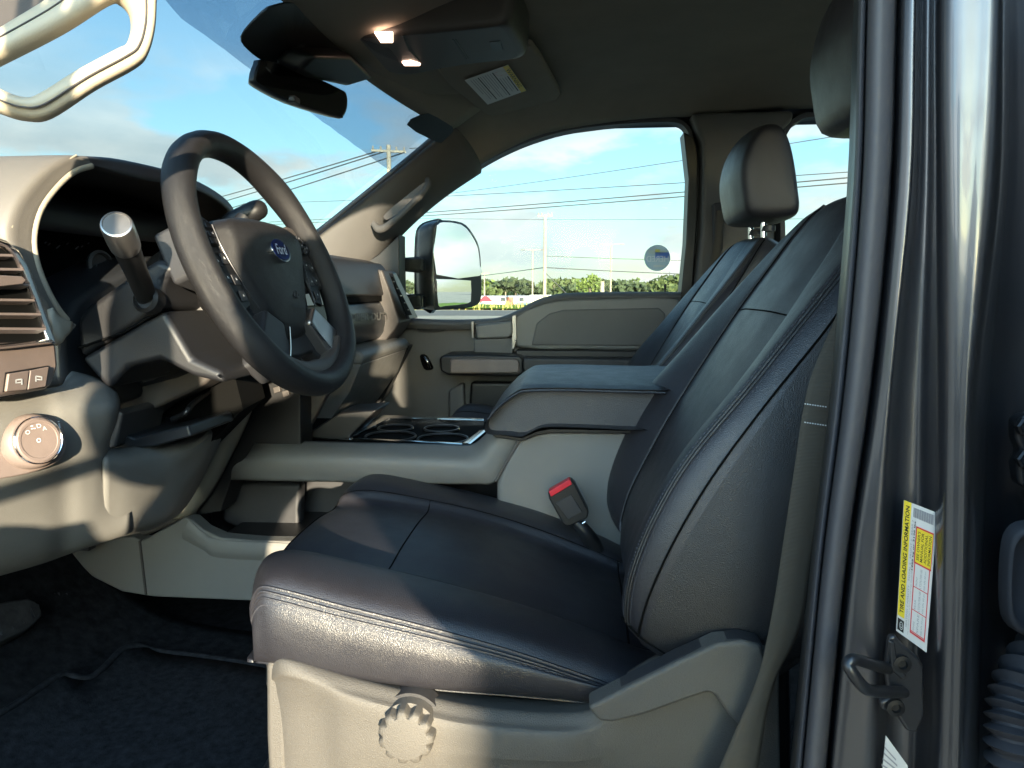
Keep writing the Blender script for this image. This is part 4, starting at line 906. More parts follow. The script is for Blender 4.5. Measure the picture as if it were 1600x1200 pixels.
# spoke carrier behind
back = [(-.10, .045), (-.175, .052), (-.178, -.012), (-.115, -.03), (-.085, -.085), (-.115, -.125), (-.085, -.155), (-.052, -.128), (0, -.132), (.052, -.128), (.085, -.155), (.115, -.125), (.085, -.085), (.115, -.03), (.178, -.012), (.175, .052), (.10, .045), (0, .05)]
prism('spoke_carrier', [S(s, t, -.044) for s, t in back], wn*.028, m_dark, sw, bevel=.006)
def mirror(pts, sg): return [(s*sg, t) for s, t in pts]
for sg in (1, -1):
    sp = prism('side_spoke', [S(s, t, -.024) for s, t in mirror([(.090, .058), (.130, .078), (.158, .075), (.172, .050), (.176, .0), (.166, -.030), (.120, -.035), (.092, -.03)], sg)], wn*.016, m_brown if sg > 0 else m_dark, sw, bevel=.006)
    for pts, dd in (([(.112, .052), (.118, .060), (.150, .058), (.160, .044), (.158, .028), (.113, .024)], .006), ([(.112, .018), (.148, .012), (.142, -.016), (.120, -.062), (.100, -.056), (.100, -.02)], .006)):
        bc = prism('button_cluster', [S(s, t, -.0085) for s, t in mirror(pts, sg)], wn*dd, m_black, sw, bevel=.002)
    grid = [(.121, .051), (.135, .052), (.149, .048), (.121, .039), (.135, .040), (.149, .036), (.124, .030), (.141, .029)] 
    for k, (s, t) in enumerate(grid):
        b = prism('wheel_button', [S(sg*(s+a), t+c_, -.0025) for a, c_ in ((-.006, -.004), (.006, -.004), (.006, .004), (-.006, .004))], wn*.002, m_dark, sw, bevel=.0008)
        if k in (1, 3, 4, 5, 7): prism('button_symbol', [S(sg*(s+a), t+c_, -.0002) for a, c_ in ((-.0022, -.0008), (.0022, -.0008), (.0022, .0012), (0, .002), (-.0022, .0006))], wn*.0003, m_greyi, b, bevel=0)
    for k, (s, t) in enumerate([(.118, .006), (.136, .002), (.112, -.022), (.130, -.020), (.112, -.044)]):
        b = prism('wheel_button', [S(sg*(s+a), t+c_, -.0025) for a, c_ in ((-.007, -.007), (.007, -.007), (.007, .007), (-.007, .007))], wn*.002, m_dark, sw, bevel=.001)
        prism('button_symbol', [S(sg*(s+a), t+c_, -.0002) for a, c_ in ((-.002, -.001), (.002, -.001), (.001, .002))], wn*.0003, m_icon, b, bevel=0)
    tube('chrome_line', [S(sg*s, t, -.001) for s, t in ((.111, .052), (.111, .015), (.098, -.03), (.086, -.062))], .0010, m_steel, sw, n=4, seg=6)
    # lower spokes with satin cover
    ls_ = prism('lower_spoke', [S(s, t, -.024) for s, t in mirror([(.040, -.085), (.075, -.062), (.132, -.112), (.118, -.140), (.085, -.150), (.058, -.128)], sg)], wn*.026, m_satin if sg > 0 else m_dark, sw, bevel=.006)
    tube('spoke_edge', [S(sg*s, t, .003) for s, t in ((.036, -.092), (.060, -.122), (.088, -.148))], .0014, m_chrome, sw, n=3, seg=6)
G = []
for f_ in np.linspace(-1, 1, 13):
    a = R(270+f_*42); G.append([S(r*math.cos(a), r*math.sin(a), d) for r, d in ((.172, -.006), (.168, .006), (.150+.006*abs(f_), .008), (.143+.01*abs(f_), .0), (.150, -.014))])
surf('lower_web', G, m_brown, sw, 1, 2)
lathe('hub_back', S(0, -.01, -.10), wn, [(.075, 0), (.088, .03), (.09, .06), (.07, .075)], m_dark, sw)
# ================================================================== COLUMN
cl = thing('steering_column', WC-wn*.12, 'dark steering column shroud with turn signal stalk and shift lever', 'steering column')
def CS(s, t, d): return S(s, t, d)
G = []
for d, k, off in ((-.30, .80, -.022), (-.24, .95, -.02), (-.17, 1.08, -.016), (-.11, 1.12, -.012), (-.07, 1.08, -.01), (-.058, .98, -.01), (-.055, .7, -.01)):
    row = []
    for a in np.linspace(0, 2*math.pi, 28, endpoint=False):
        c_, s_ = math.cos(a), math.sin(a); e = .75
        row.append(CS(math.copysign(abs(c_)**e, c_)*.082*k, off+math.copysign(abs(s_)**e, s_)*.082*k, d))
    G.append(row)
G2 = np.array(G)
gridmesh('shroud', G2[2:], m_coal, cl, cv=True, caps=True, smooth=180)
gridmesh('shroud_rear', G2[:4]*1.0, m_dark, cl, cv=True, caps=True, smooth=180)
lathe('screw_hole', PY_(312, 519, 0) if False else CS(-.088, -.055, -.095), -wa, [(.004, 0), (.004, .002)], m_void, cl, seg=12)
# stalk block and lower cover on the driver's left
prism('stalk_block', [P(x, y, .80) for x, y in ((123, 560), (118, 500), (135, 478), (200, 432), (245, 404), (262, 410), (275, 420), (255, 440), (252, 482), (190, 520))], (0, .12, 0), m_coal, cl, bevel=.012)
prism('lower_cover', [P(x, y, .80) for x, y in ((124, 560), (190, 522), (255, 484), (300, 560), (345, 580), (350, 600), (300, 588), (250, 562), (200, 574), (168, 610))], (0, .16, 0), m_coal, cl, bevel=.012)
tube('cover_seam', [P(124, 543, .798), P(190, 521, .798), P(254, 484, .798)], .0015, m_void, cl)
lathe('stalk_socket', P(231, 468, .79), (-.1, -1, .25), [(.016, -.01), (.0165, .004), (.013, .008), (.011, .004)], m_black, cl, seg=28)
sa, sb = P(231, 468, .80), P(180, 346, .66)
kx = (sb-sa)
tube('stalk', [sa, sa+kx*.12, sa+kx*.45, sa+kx*.76], [.0125, .0115, .012, .0135], m_black, cl, n=5, seg=20)
lathe('stalk_end', sa+kx*.72, kx, [(.0138, 0), (.0145, .002), (.0150, .012), (.0150, .040), (.0140, .043), (.0125, .0435), (.012, .0425), (.0008, .0425)], m_satin, cl, seg=36)
tube('shift_lever', [S(.06, .045, -.10), S(.075, .085, -.07), S(.09, .105, -.05)], [.010, .012], m_black, cl, n=3)
a_, b_ = P(352, 352, 1.12), P(398, 330, 1.14)
tube('shift_handle', [P(345, 365, 1.10), a_, b_, P(408, 326, 1.15)], [.012, .015, .017, .014], m_black, cl, n=4, seg=14)
# ================================================================== CENTER CONSOLE
DC = 1.17; DF = 1.50
cn = thing('center_console', W(-.2, 1.35, -.64), 'grey center console with black padded armrest lid and chrome cupholder trim', 'center console')
# rear box
pp('console_box', [(776, 752), (790, 712), (812, 684), (832, 672), (1200, 668), (1200, 960), (775, 960)], DC, DF, m_stone, cn, bevel=.012)
pp('box_panel_line', [(772, 753), (776, 753), (816, 684), (812, 683)], DC-.002, DC+.01, m_brown, cn, bevel=.001)
# front bar with beveled top
G = [[P(362, 748, DC+.008), P(366, 728, DC), P(385, 716, DC), P(396, 700, DC+.02), P(402, 690, DC+.05)],
     [P(560, 752, DC+.008), P(560, 735, DC), P(560, 717, DC), P(560, 704, DC+.02), P(560, 694, DC+.05)],
     [P(700, 754, DC+.008), P(700, 740, DC), P(700, 722, DC), P(700, 710, DC+.02), P(700, 697, DC+.05)],
     [P(745, 754, DC+.008), P(743, 742, DC), P(738, 724, DC), P(732, 711, DC+.02), P(728, 698, DC+.05)],
     [P(772, 752, DC+.008), P(765, 738, DC), P(755, 718, DC), P(748, 704, DC+.02), P(745, 694, DC+.05)],
     [P(790, 722, DC+.008), P(783, 712, DC), P(770, 696, DC), P(764, 686, DC+.02), P(762, 680, DC+.05)],
     [P(816, 684, DC+.008), P(808, 682, DC), P(790, 678, DC), P(776, 676, DC+.02), P(770, 674, DC+.05)]]
surf('side_bar', G, m_stone, cn, 4, 4, solid=.004, soff=-1)
zt = P(560, 697, DC+.04)[2]-1.62
# lower side with a step, storage recess behind
pp('storage_back', [(330, 745), (800, 752), (800, 960), (330, 900)], DC+.16, DC+.18, m_dark, cn, bevel=.002)
pp('storage_divider', [(345, 752), (470, 756), (468, 840), (395, 838), (345, 815)], DC+.09, DC+.12, m_dark, cn, bevel=.01)
pp('storage_floor', [(345, 838), (800, 846), (800, 870), (340, 860)], DC+.01, DC+.17, m_black, cn, bevel=.002)
lo = [(60, 868), (120, 850), (205, 838), (222, 845), (288, 808), (300, 812), (318, 828), (345, 840), (400, 845), (560, 848), (800, 850), (800, 950), (560, 945), (430, 941), (240, 933), (190, 925), (150, 905), (90, 872)]
pp('lower_side', lo, DC-.01, DC+.02, m_stone, cn, bevel=.004)
G = [[P(292, 807, DC+.01), P(296, 812, DC-.012), P(285, 830, DC-.016), P(285, 842, DC-.01)], [P(318, 828, DC+.01), P(318, 832, DC-.012), P(318, 850, DC-.016), P(318, 860, DC-.01)], [P(345, 840, DC+.01), P(345, 844, DC-.012), P(345, 862, DC-.016), P(345, 872, DC-.01)], [P(470, 845, DC+.01), P(470, 850, DC-.012), P(470, 868, DC-.016), P(470, 878, DC-.01)]]
surf('step_edge', G, m_stone, cn, 4, 3)
pp('panel_gap', [(216, 845), (219, 844), (226, 905), (229, 930), (226, 930), (223, 905)], DC-.0125, DC, m_brown, cn, bevel=0)
# cupholder deck with chrome trim
deck = [P(x, y, d) for x, y, d in ((420, 691, DC+.05), (735, 699, DC+.05), (768, 676, DC+.12), (768, 657, DC+.30), (560, 652, DC+.32), (470, 655, DC+.32))]
pz0 = deck[0][2]
dk = [W(PZ(x, y, zt)[0], PZ(x, y, zt)[1]+.97, zt-.006) for x, y in ((402, 690), (740, 700), (790, 676), (790, 655), (570, 650), (440, 648))]
prism('deck', dk, (0, 0, -.02), m_void, cn, bevel=.002)
def zz_(x, y, h=0): p = PZ(x, y, zt); return np.array([p[0], p[1], 1.62+zt+h])
def strip(name, a, b, mat, h=.004):
    A = [zz_(*p) for p in a]; B = [zz_(*p) for p in b]
    G = [[p+np.array([0, 0, -.006]), p+np.array([0, 0, h]), (p+q)/2+np.array([0, 0, h*1.3]), q+np.array([0, 0, h]), q+np.array([0, 0, -.006])] for p, q in zip(A, B)]
    return gridmesh(name, np.array(G), mat, cn, smooth=50)
strip('chrome_trim', [(535, 684), (600, 651)], [(546, 688), (608, 656)], m_chrome)
strip('chrome_trim', [(600, 651), (756, 656)], [(604, 656), (756, 660)], m_chrome)
strip('chrome_trim', [(540, 689), (640, 691), (735, 697)], [(548, 686), (640, 689), (728, 694)], m_chrome, h=.002)
strip('chrome_trim', [(735, 697), (760, 676)], [(722, 696), (750, 675)], m_chrome)
for (cx, cy, rx) in ((610, 680, 38), (692, 684, 38), (618, 667, 26), (690, 668, 26)):
    c = zz_(cx, cy, -.004); e = zz_(cx+rx, cy, -.004); r = np.linalg.norm(e-c)
    lathe('cup_well', c+np.array([0, 0, -.06]), (0, 0, 1), [(r*.85, 0), (r*.95, .04), (r, .0565), (r*1.06, .060), (r*1.06, .057)], m_void, cn, seg=36)
    tube('well_rim', [c+np.array([r*1.03*math.cos(a), r*1.03*math.sin(a), .002]) for a in np.linspace(0, 2*math.pi, 40, endpoint=False)], .0022, m_darks, cn, closed=True, seg=6)
# shifter side panels seen under the wheel
pp('stack_wedge', [(430, 682), (500, 595), (520, 600), (488, 660), (470, 686)], DC+.08, DC+.10, m_brown, cn, bevel=.004)
pp('stack_wedge', [(470, 684), (530, 645), (590, 640), (540, 690)], DC+.10, DC+.2, m_black, cn, bevel=.004)
# padded lid
n_ = 11
side = [(757, 668), (762, 655), (780, 632), (806, 612), (824, 607), (880, 606), (960, 608), (1040, 610), (1130, 612), (1130, 670), (1000, 672), (930, 669), (860, 667), (838, 671), (815, 682), (790, 680), (762, 678)]
sp_ = crom([P(x, y, 1.13) for x, y in side], 3, True)
cs = sp_.mean(0); cs = np.array([cs[0], 0, P(800, 650, 1.13)[2]])
G = []
for D, k, dz in ((1.155, .93, 0), (1.135, .975, 0), (1.13, 1.0, 0), (1.15, 1.0, .004), (1.30, 1.0, .007), (1.44, 1.0, .003), (1.50, 1.0, -.002), (1.515, .97, 0), (1.52, .9, 0)):
    row = []
    for p in sp_:
        q = p.copy(); q[1] = D-.97; q[2] = cs[2]+(p[2]-cs[2])*k+dz*(1 if p[2] > cs[2] else 0); q[0] = p[0]+(1-k)*.06*(1 if p[0] < 0 else 0); row.append(q)
    G.append(row)
lid = gridmesh('armrest_lid', np.array(G), m_leather, cn, cv=True, caps=True, smooth=70)
seam = [(762, 655), (780, 634), (806, 615), (824, 610), (880, 609), (960, 611), (1040, 613)]
tube('lid_piping', [P(x, y+1, 1.129) for x, y in seam], .0022, m_leather, lid, n=4, seg=6)
pp('lid_base', [(764, 676), (815, 684), (838, 674), (860, 670), (1100, 674), (1100, 680), (860, 677), (838, 681), (815, 690), (775, 684)], DC-.01, DF, m_black, cn, bevel=.002)

# ================================================================== SEATS
def seat(pref, y0, dx, label, near, hx=0, hz=0):
    st = thing(pref, (0.0+dx, y0, .9), label, 'seat')
    def Q(x, y, z): return np.array([x+dx, y+y0, 1.62+z])
    # ---- cushion (stations front -> rear); values: x, zc crest near, zi insert, zb bottom, yn, yf
    st_ = [(-.345, -.402, -.402, -.412, .185), (-.377, -.385, -.385, -.421, .236), (-.394, -.348, -.362, -.420, .251), (-.384, -.318, -.347, -.418, .257), (-.338, -.309, -.342, -.418, .262),
           (-.25, -.324, -.350, -.428, .264), (-.15, -.345, -.369, -.436, .265), (-.06, -.368, -.397, -.440, .263), (.03, -.400, -.428, -.450, .255), (.09, -.425, -.448, -.47, .245), (.14, -.435, -.455, -.48, .22), (.20, -.44, -.46, -.49, .20)]
    G = []
    for i, (x, zc, zi, zb, hw) in enumerate(st_):
        s = hw/.262; curve = .030*(1 if i < 5 else 0)
        def X(y): return x + (abs(y)/.262)**3*(.045 if i < 4 else .02 if i == 4 else 0)
        zm = (zc+zb)/2
        row = [(-.20*s, zb-.0), (-.245*s, zb+.002), (-.262*s, zb+.018), (-.266*s, zm+.008), (-.257*s, zc-.020 if i > 3 else zc-.012), (-.240*s, zc-.005), (-.205*s, zc), (-.165*s, zc-.004), (-.142*s, (zc+zi)/2-.002), (-.120*s, zi), (-.06*s, zi+.004), (0, zi+.005), (.06*s, zi+.004), (.120*s, zi), (.142*s, (zc+zi)/2), (.165*s, zc-.006), (.205*s, zc-.004), (.240*s, zc-.02), (.26*s, zm), (.25*s, zb+.01), (.20*s, zb)]
        G.append([Q(X(y), y, z) for y, z in row])
    gu = up(np.array(G), 6, 4, False, True)
    cu = gridmesh('seat_cushion', gu, m_leather, st, cv=True, caps=True, smooth=180)
    nu_ = 6; nv_ = 4
    def C(i, j, h=0):
        """point on the cushion at station i, column j, lifted h"""
        a = i*nu_; b = (j*nv_) % gu.shape[1]; a0 = int(min(gu.shape[0]-2, max(1, round(a)))); b0 = int(round(b)) % gu.shape[1]
        p = gu[a0, b0]; n = np.cross(gu[min(a0+1, gu.shape[0]-1), b0]-gu[a0-1, b0], gu[a0, (b0+1) % gu.shape[1]]-gu[a0, b0-1]); n /= np.linalg.norm(n)+1e-9
        c = gu[a0].mean(0)
        if n.dot(p-c) < 0: n = -n
        return p+n*h
    def stripe(name, js, i0, i1, r, mat, h=0, par=None):
        pts = [C(i, np.interp(i, [i0, (i0+i1)/2, i1], js) if len(js) == 3 else js[0], h) for i in np.arange(i0, i1, .34)]
        return tube(name, pts, r, mat, par or cu, seg=6, n=2)
    # paired french seams on the bolster shoulder
    if near:
        for dj, mm in ((4.25, .0017), (4.0, .0017), (3.75, .0013)): stripe('seam_piping', (dj,), 1.6, 9.2, mm, m_leather, .0004)
        stripe('seam_groove', (4.12,), 1.6, 9.2, .0011, m_void, .0002); stripe('seam_groove', (3.88,), 1.6, 9.2, .0011, m_void, .0002)
        for dj in (4.35, 3.62):
            P0 = [C(i, dj, .0004) for i in np.arange(2.2, 9.0, .34)]; pl = crom(P0, 4)
            V_, F_ = [], []
            for k in range(0, len(pl)-1):
                a, b = pl[k], pl[k+1]; m0 = a+(b-a)*.15; m1 = a+(b-a)*.7; d = (b-a)/np.linalg.norm(b-a); sd = np.cross(d, [0, -1, .3]); sd /= np.linalg.norm(sd)
                kk = len(V_); V_ += [m0-sd*.0005, m1-sd*.0005, m1+sd*.0005, m0+sd*.0005]; F_.append((kk, kk+1, kk+2, kk+3))
            mk('stitching', V_, F_, m_thread, cu, smooth=0)
    stripe('insert_seam', (8.0,), 2.6, 9.6, .0009, m_void, .0001)
    stripe('insert_seam', (14.0,), 2.6, 9.6, .0009, m_void, .0001)
    tube('cross_seam', [C(5.1, j, .0003) for j in np.arange(8, 14.1, .5)], .0011, m_void, cu, seg=6, n=2)
    tube('front_seam', [C(2.6, j, .0003) for j in np.arange(8, 14.1, .5)], .0012, m_void, cu, seg=6, n=2)
    tube('rear_seam', [C(8.6, j, .0003) for j in np.arange(8, 14.1, .5)], .0014, m_void, cu, seg=6, n=2)
    # ---- backrest: stations along its length, direction leaning back
    u_ = np.array([.475, 0, .880]); n_ = np.array([-.880, 0, .475]); b0 = np.array([.080, 0, -.365])
    def Bq(a, y, h): p = b0+u_*a+n_*h; return Q(p[0], y, p[2])
    #      a,   halfwidth, bolster height, insert height, thickness back
    bs = [(-.015, .235, .012, .000, .10), (.004, .250, .030, .008, .13), (.05, .262, .050, .018, .15), (.115, .268, .062, .022, .16), (.19, .266, .062, .024, .155), (.28, .255, .046, .022, .14), (.375, .240, .030, .018, .125), (.45, .222, .016, .012, .11), (.505, .198, .006, .008, .10), (.545, .165, -.004, .0, .085), (.562, .12, -.024, -.022, .07)]
    G = []
    for a, hw, hb_, hi, tb in bs:
        s = hw/.262
        row = [(-.20*s, -tb), (-.245*s, -tb+.01), (-.262*s, -tb*.8), (-.266*s, -tb*.35), (-.262*s, hb_*.35-.01), (-.252*s, hb_-.012), (-.236*s, hb_-.001), (-.212*s, hb_), (-.175*s, (hb_*.65+hi*.35)), (-.142*s, hi+.001), (-.132*s, hi-.003), (-.07*s, hi+.003), (0, hi+.004), (.07*s, hi+.003), (.132*s, hi-.003), (.142*s, hi+.001), (.175*s, (hb_*.65+hi*.35)), (.212*s, hb_), (.24*s, hb_-.010), (.262*s, -.01), (.26*s, -tb*.7), (.20*s, -tb)]
        G.append([Bq(a, y, h) for y, h in row])
    gb_ = up(np.array(G), 6, 4, False, True)
    bk = gridmesh('backrest', gb_, m_leather, st, cv=True, caps=True, smooth=180)
    if near:
        nc = gb_.shape[1]
        # side panel of coarser leather: copy of the side columns slightly proud
        for_cols = range(1*4+2, 4*4+1)
        rows = range(4, gb_.shape[0]-14)
        sub_ = gb_[4:gb_.shape[0]-12][:, 6:18]
        cvec = gb_.mean((0, 1)); sub2 = sub_.copy(); sub2[:, :, 1] -= .0012
        gridmesh('side_panel', sub2, m_leathern, bk, smooth=180)
    def Bs(i, j, h=0):
        a0 = int(min(gb_.shape[0]-2, max(1, round(i*6)))); b0_ = int(round(j*4)) % gb_.shape[1]
        p = gb_[a0, b0_]; n = np.cross(gb_[a0+1, b0_]-gb_[a0-1, b0_], gb_[a0, (b0_+1) % gb_.shape[1]]-gb_[a0, b0_-1]); n /= np.linalg.norm(n)+1e-9
        if n.dot(p-gb_[a0].mean(0)) < 0: n = -n
        return p+n*h
    for j, r, mt in ((5.75, .0016, m_leathern), (5.5, .0016, m_leathern), (5.62, .0010, m_void)): tube('seam_piping', [Bs(i, j, .0006) for i in np.arange(.7, 9.3, .34)], r, mt, bk, seg=6, n=2)
    for j in (5.95, 5.3):
        pl = crom([Bs(i, j, .0007) for i in np.arange(.8, 9.2, .34)], 5); V_, F_ = [], []
        for k in range(len(pl)-1):
            a, b = pl[k], pl[k+1]; m0 = a+(b-a)*.15; m1 = a+(b-a)*.7; d = (b-a)/np.linalg.norm(b-a); sd = np.cross(d, [-.5, -1, 0]); sd /= np.linalg.norm(sd)
            kk = len(V_); V_ += [m0-sd*.0005, m1-sd*.0005, m1+sd*.0005, m0+sd*.0005]; F_.append((kk, kk+1, kk+2, kk+3))
        mk('stitching', V_, F_, m_thread, bk, smooth=0)
    # side panel welt: leaves the shoulder and runs down the side
    tube('side_welt', [Bs(i, j, .0016) for i, j in ((9.0, 4.3), (8.2, 4.3), (7, 4.3), (6, 4.35), (5, 4.45), (4, 4.55), (3, 4.6), (2, 4.6), (1.2, 4.5), (.6, 4.4))], .0013, m_void, bk, seg=6, n=5)
    tube('bottom_welt', [Bs(.75, j, .0012) for j in np.arange(1.5, 6.5, .25)], .0012, m_void, bk, seg=6, n=2)
    for j in (9.5, 14.5): tube('insert_seam', [Bs(i, j, .0002) for i in np.arange(.8, 9.4, .34)], .0012, m_void, bk, seg=6, n=2)
    for i_ in (6.0,): tube('cross_seam', [Bs(i_, j, .0003) for j in np.arange(9.5, 14.6, .25)], .0010, m_void, bk, seg=6, n=2)
    # ---- headrest
    hc = Q(.385+hx, 0, .315+hz)
    prof_ = [(-.050, -.098), (-.066, -.05), (-.072, 0), (-.062, .05), (-.038, .092), (-.008, .104), (.022, .098), (.040, .070), (.055, .02), (.068, -.05), (.072, -.085), (.060, -.100), (.0, -.106)]
    pr = crom([(x, 0, z) for x, z in prof_], 3, True)
    G = []
    for y, k in ((-.136, .04), (-.1355, .25), (-.1345, .45), (-.132, .64), (-.129, .79), (-.122, .90), (-.105, .96), (-.05, 1.0), (.05, 1.0), (.105, .96), (.122, .90), (.129, .79), (.132, .64), (.1345, .45), (.1355, .25), (.136, .04)):
        G.append([hc+np.array([p[0]*k+.012*k*k*(y/.13)**2*(1 if p[0] < 0 else 0), y, p[2]*k+.0]) for p in pr])
    gh_ = up(np.array(G), 3, 1)
    hr = gridmesh('headrest', gh_, m_leather, st, cv=True, caps=True, smooth=180)
    for yy in (-.06, .06): tube('headrest_post', [Q(.395+hx, yy, .10), Q(.392+hx, yy, .22+hz)], .0065, m_chrome, st, seg=14)
    for yy in (-.06, .06): lathe('post_collar', Q(.383, yy, .135), (.1, 0, 1), [(.016, 0), (.015, .012), (.010, .014)], m_black, st, seg=18)
    return st, Q, C, Bs
ds, DQ, DCp, DBs = seat('driver_seat', 0.0, 0.0, 'black leather driver seat with sun on its front corner', True)
ps, PQ, PCp, PBs = seat('passenger_seat', .78, .05, 'black leather passenger seat partly hidden behind the center armrest', True, -.02, -.055)
# ------- driver seat base with shield, lever and lumbar knob
sd_ = [(418, 1030), (432, 1020), (450, 1026), (500, 1041), (545, 1056), (620, 1072), (660, 1084), (700, 1092), (780, 1100), (870, 1104), (925, 1098), (980, 1060), (1040, 1028), (1100, 1002), (1150, 994), (1195, 996), (1222, 1040), (1228, 1300), (430, 1300), (415, 1120)]
base = [(418, 1028), (1225, 1300)]
G = []
tops = [(416, 1036), (440, 1024), (500, 1038), (545, 1052), (640, 1076), (720, 1094), (800, 1104), (880, 1108), (930, 1100), (985, 1062), (1040, 1030), (1100, 1004), (1150, 994), (1195, 996), (1215, 1012)]
for k, (x, y) in enumerate(tops):
    fr = k/(len(tops)-1); rec = .030 if k < 1 else 0
    crease = .0
    D = .705+rec
    bul = .0 if x < 500 else .012 if x < 900 else .004
    rc = .016 if x < 520 else .004 if x < 560 else 0
    G.append([P(x, y-16, D+.04), P(x, y, D+.012), P(x, y+8, D), P(x, y+(26 if x > 440 else 30), D-.006-bul*.4), P(x+2, y+42, D-.008-bul+rc*.5), P(x+2, max(y+80, 1116)+0, D-.008-bul+rc), P(x+4, 1200, D-.004-bul+rc), P(x+6, 1330, D+.01)])
surf('base_shield', G, m_shield, ds, 4, 4, solid=.003, soff=-1)
pp('shield_front', [(414, 1040), (424, 1026), (445, 1030), (450, 1330), (424, 1330), (415, 1150)], .715, .80, m_shield, ds, bevel=.01)
# hollow of the shield around the recline lever
lev = [(918, 1106), (936, 1128), (958, 1130), (1005, 1118), (1105, 1083), (1118, 1088), (1142, 1122), (1160, 1140), (1190, 1142), (1204, 1060), (1190, 1010), (1160, 1002), (1120, 1006), (1060, 1034)]
pp('recline_lever', crom([P(x, y, 0) if False else (x, y) for x, y in [(a, b, ) for a, b in lev]] if False else lev, 1, True), .672, .70, m_shield, ds, bevel=.007)
pp('lever_top', [(918, 1104), (1060, 1030), (1120, 1004), (1160, 999), (1195, 1008), (1190, 1020), (1150, 1012), (1100, 1022), (1040, 1052), (945, 1100), (930, 1122)], .675, .70, m_dark, ds, bevel=.005)
pp('lever_hollow', [(960, 1130), (1104, 1084), (1160, 1142), (1140, 1148), (1040, 1140)], .697, .703, m_brown, ds, bevel=.001)
pp('bolster_bracket', [(1180, 1000), (1235, 1000), (1240, 1330), (1200, 1330), (1190, 1060)], .73, .80, m_black, ds, bevel=.006)
kc = P(634, 1152, .672)
kb = lathe('lumbar_knob', kc, (0, -1, 0), [(.0300, -.030), (.0300, -.0135), (.0300, -.0125), (.0298, -.003), (.0292, .001), (.0275, .003), (.0232, .0042), (.022, .0045), (.001, .0046)], m_shield, ds, seg=110, scallop=(11, .0048, .026, -.013))
lathe('knob_boss', kc, (0, -1, 0), [(.034, -.045), (.0335, -.026), (.02, -.025)], m_dark, ds, seg=40)
# seat frame below cushion and rail
box('seat_riser', W(-.08, .97, -.52), (.40, .44, .14), m_black, ds, bevel=.02)
box('passenger_riser', W(0, 1.75, -.52), (.40, .44, .14), m_black, ps, bevel=.02)
for d in (.80, 1.14): box('seat_rail', W(-.08, d, -.62), (.62, .05, .05), m_steel, ds, bevel=.006)
# buckle
bu = thing('seat_belt_buckle', P(920, 840, 1.10), 'black seat belt buckle with red button between seat and console', 'buckle')
bq = [P(x, y, 1.10) for x, y in ((856, 769), (892, 750), (898, 756), (920, 800), (918, 810), (888, 824), (880, 820), (858, 780))]
prism('buckle_body', bq, (0, .022, 0), m_black, bu, bevel=.003)
prism('release_button', [P(x, y, 1.097) for x, y in ((857, 768), (890, 749), (894, 757), (861, 777))], (0, .018, 0), m_red, bu, bevel=.0015)
prism('buckle_face', [P(x, y, 1.098) for x, y in ((868, 786), (893, 773), (910, 800), (888, 812))], (0, .004, 0), m_dark, bu, bevel=.001)
tube('buckle_stalk', [P(900, 815, 1.11), P(915, 832, 1.11), P(930, 856, 1.12), P(935, 880, 1.12)], [.009, .013, .014], m_black, bu, n=4)
tube('cable_clip', [P(903, 822, 1.105), P(915, 815, 1.105)], .0022, m_chrome, bu)
# ------- driver belt
be = thing('seat_belt', P(1270, 600, .64), 'grey woven driver seat belt hanging beside the seat back', 'seat belt')
bl_ = [((1345, 400), (1410, 400), .66), ((1304, 500), (1370, 500), .65), ((1270, 580), (1335, 580), .63), ((1255, 640), (1318, 640), .622), ((1240, 740), (1290, 760), .62), ((1222, 860), (1268, 880), .625), ((1208, 950), (1256, 960), .63), ((1196, 1010), (1238, 1010), .635), ((1188, 1045), (1216, 1050), .64), ((1172, 1090), (1200, 1100), .645), ((1150, 1140), (1192, 1150), .65), ((1120, 1210), (1182, 1210), .65), ((1095, 1280), (1165, 1290), .65)]
G = [[P(a[0], a[1], d), P((a[0]+b[0])/2, (a[1]+b[1])/2, d-.002), P(b[0], b[1], d+.002)] for a, b, d in bl_]
web = surf('webbing', G, m_belt, be, 5, 3, solid=.0014)
for yy in (630, 659):
    for k in range(9):
        x = 1257+k*4; prism('stitch', [P(x, yy+k*.6, .609), P(x+2.4, yy+k*.6+.3, .609), P(x+2.4, yy+k*.6+2, .609), P(x, yy+k*.6+1.7, .609)], (0, .0006, 0), m_icon, web, bevel=0)
# ------- pedals and mat
br = thing('brake_pedal', P(20, 980, .95), 'worn rubber brake pedal at the left edge', 'pedal')
bpd = crom([P(-50, 960, .90), P(-20, 946, .93), P(44, 934, 1.0), P(60, 946, 1.01), P(66, 960, 1.0), P(40, 985, .96), P(-10, 1010, .91), P(-50, 1030, .89)], 2, True)
mrub = M('worn_rubber', (.03, .028, .028), .7, bump=('n', 200, .8), vary=.5, vscale=60)
prism('pedal_pad', bpd, (-.012, .004, -.012), mrub, br, bevel=.004)
for i in range(6): tube('rib', [P(-30+i*17, 1012-i*9, .905+i*.016)+np.array([.0, -.002, .003]), P(-22+i*13, 952-i*2.5, .925+i*.016)+np.array([0, -.002, .003])], .0018, m_dark, br, seg=6)
tube('pedal_arm', [P(20, 970, 1.0), P(-10, 900, 1.06), P(-20, 820, 1.05)], .010, m_steel, br, n=4)
ap = thing('accelerator_pedal', P(85, 950, 1.08), 'ribbed black accelerator pedal right of the brake pedal', 'pedal')
prism('pedal_pad', crom([P(60, 930, 1.06), P(86, 918, 1.10), P(104, 930, 1.11), P(116, 958, 1.10), P(108, 970, 1.07), P(84, 978, 1.05)], 2, True), (-.012, 0, -.012), mrub, ap, bevel=.003)
for i in range(7):
    x = 66+i*6.2; tube('rib', [P(x, 930-i*1.5+(2 if i < 5 else 6), 1.055+i*.006), P(x+16-i*.8, 972-i*2, 1.045+i*.006)], .0016, m_dark, ap, seg=6)
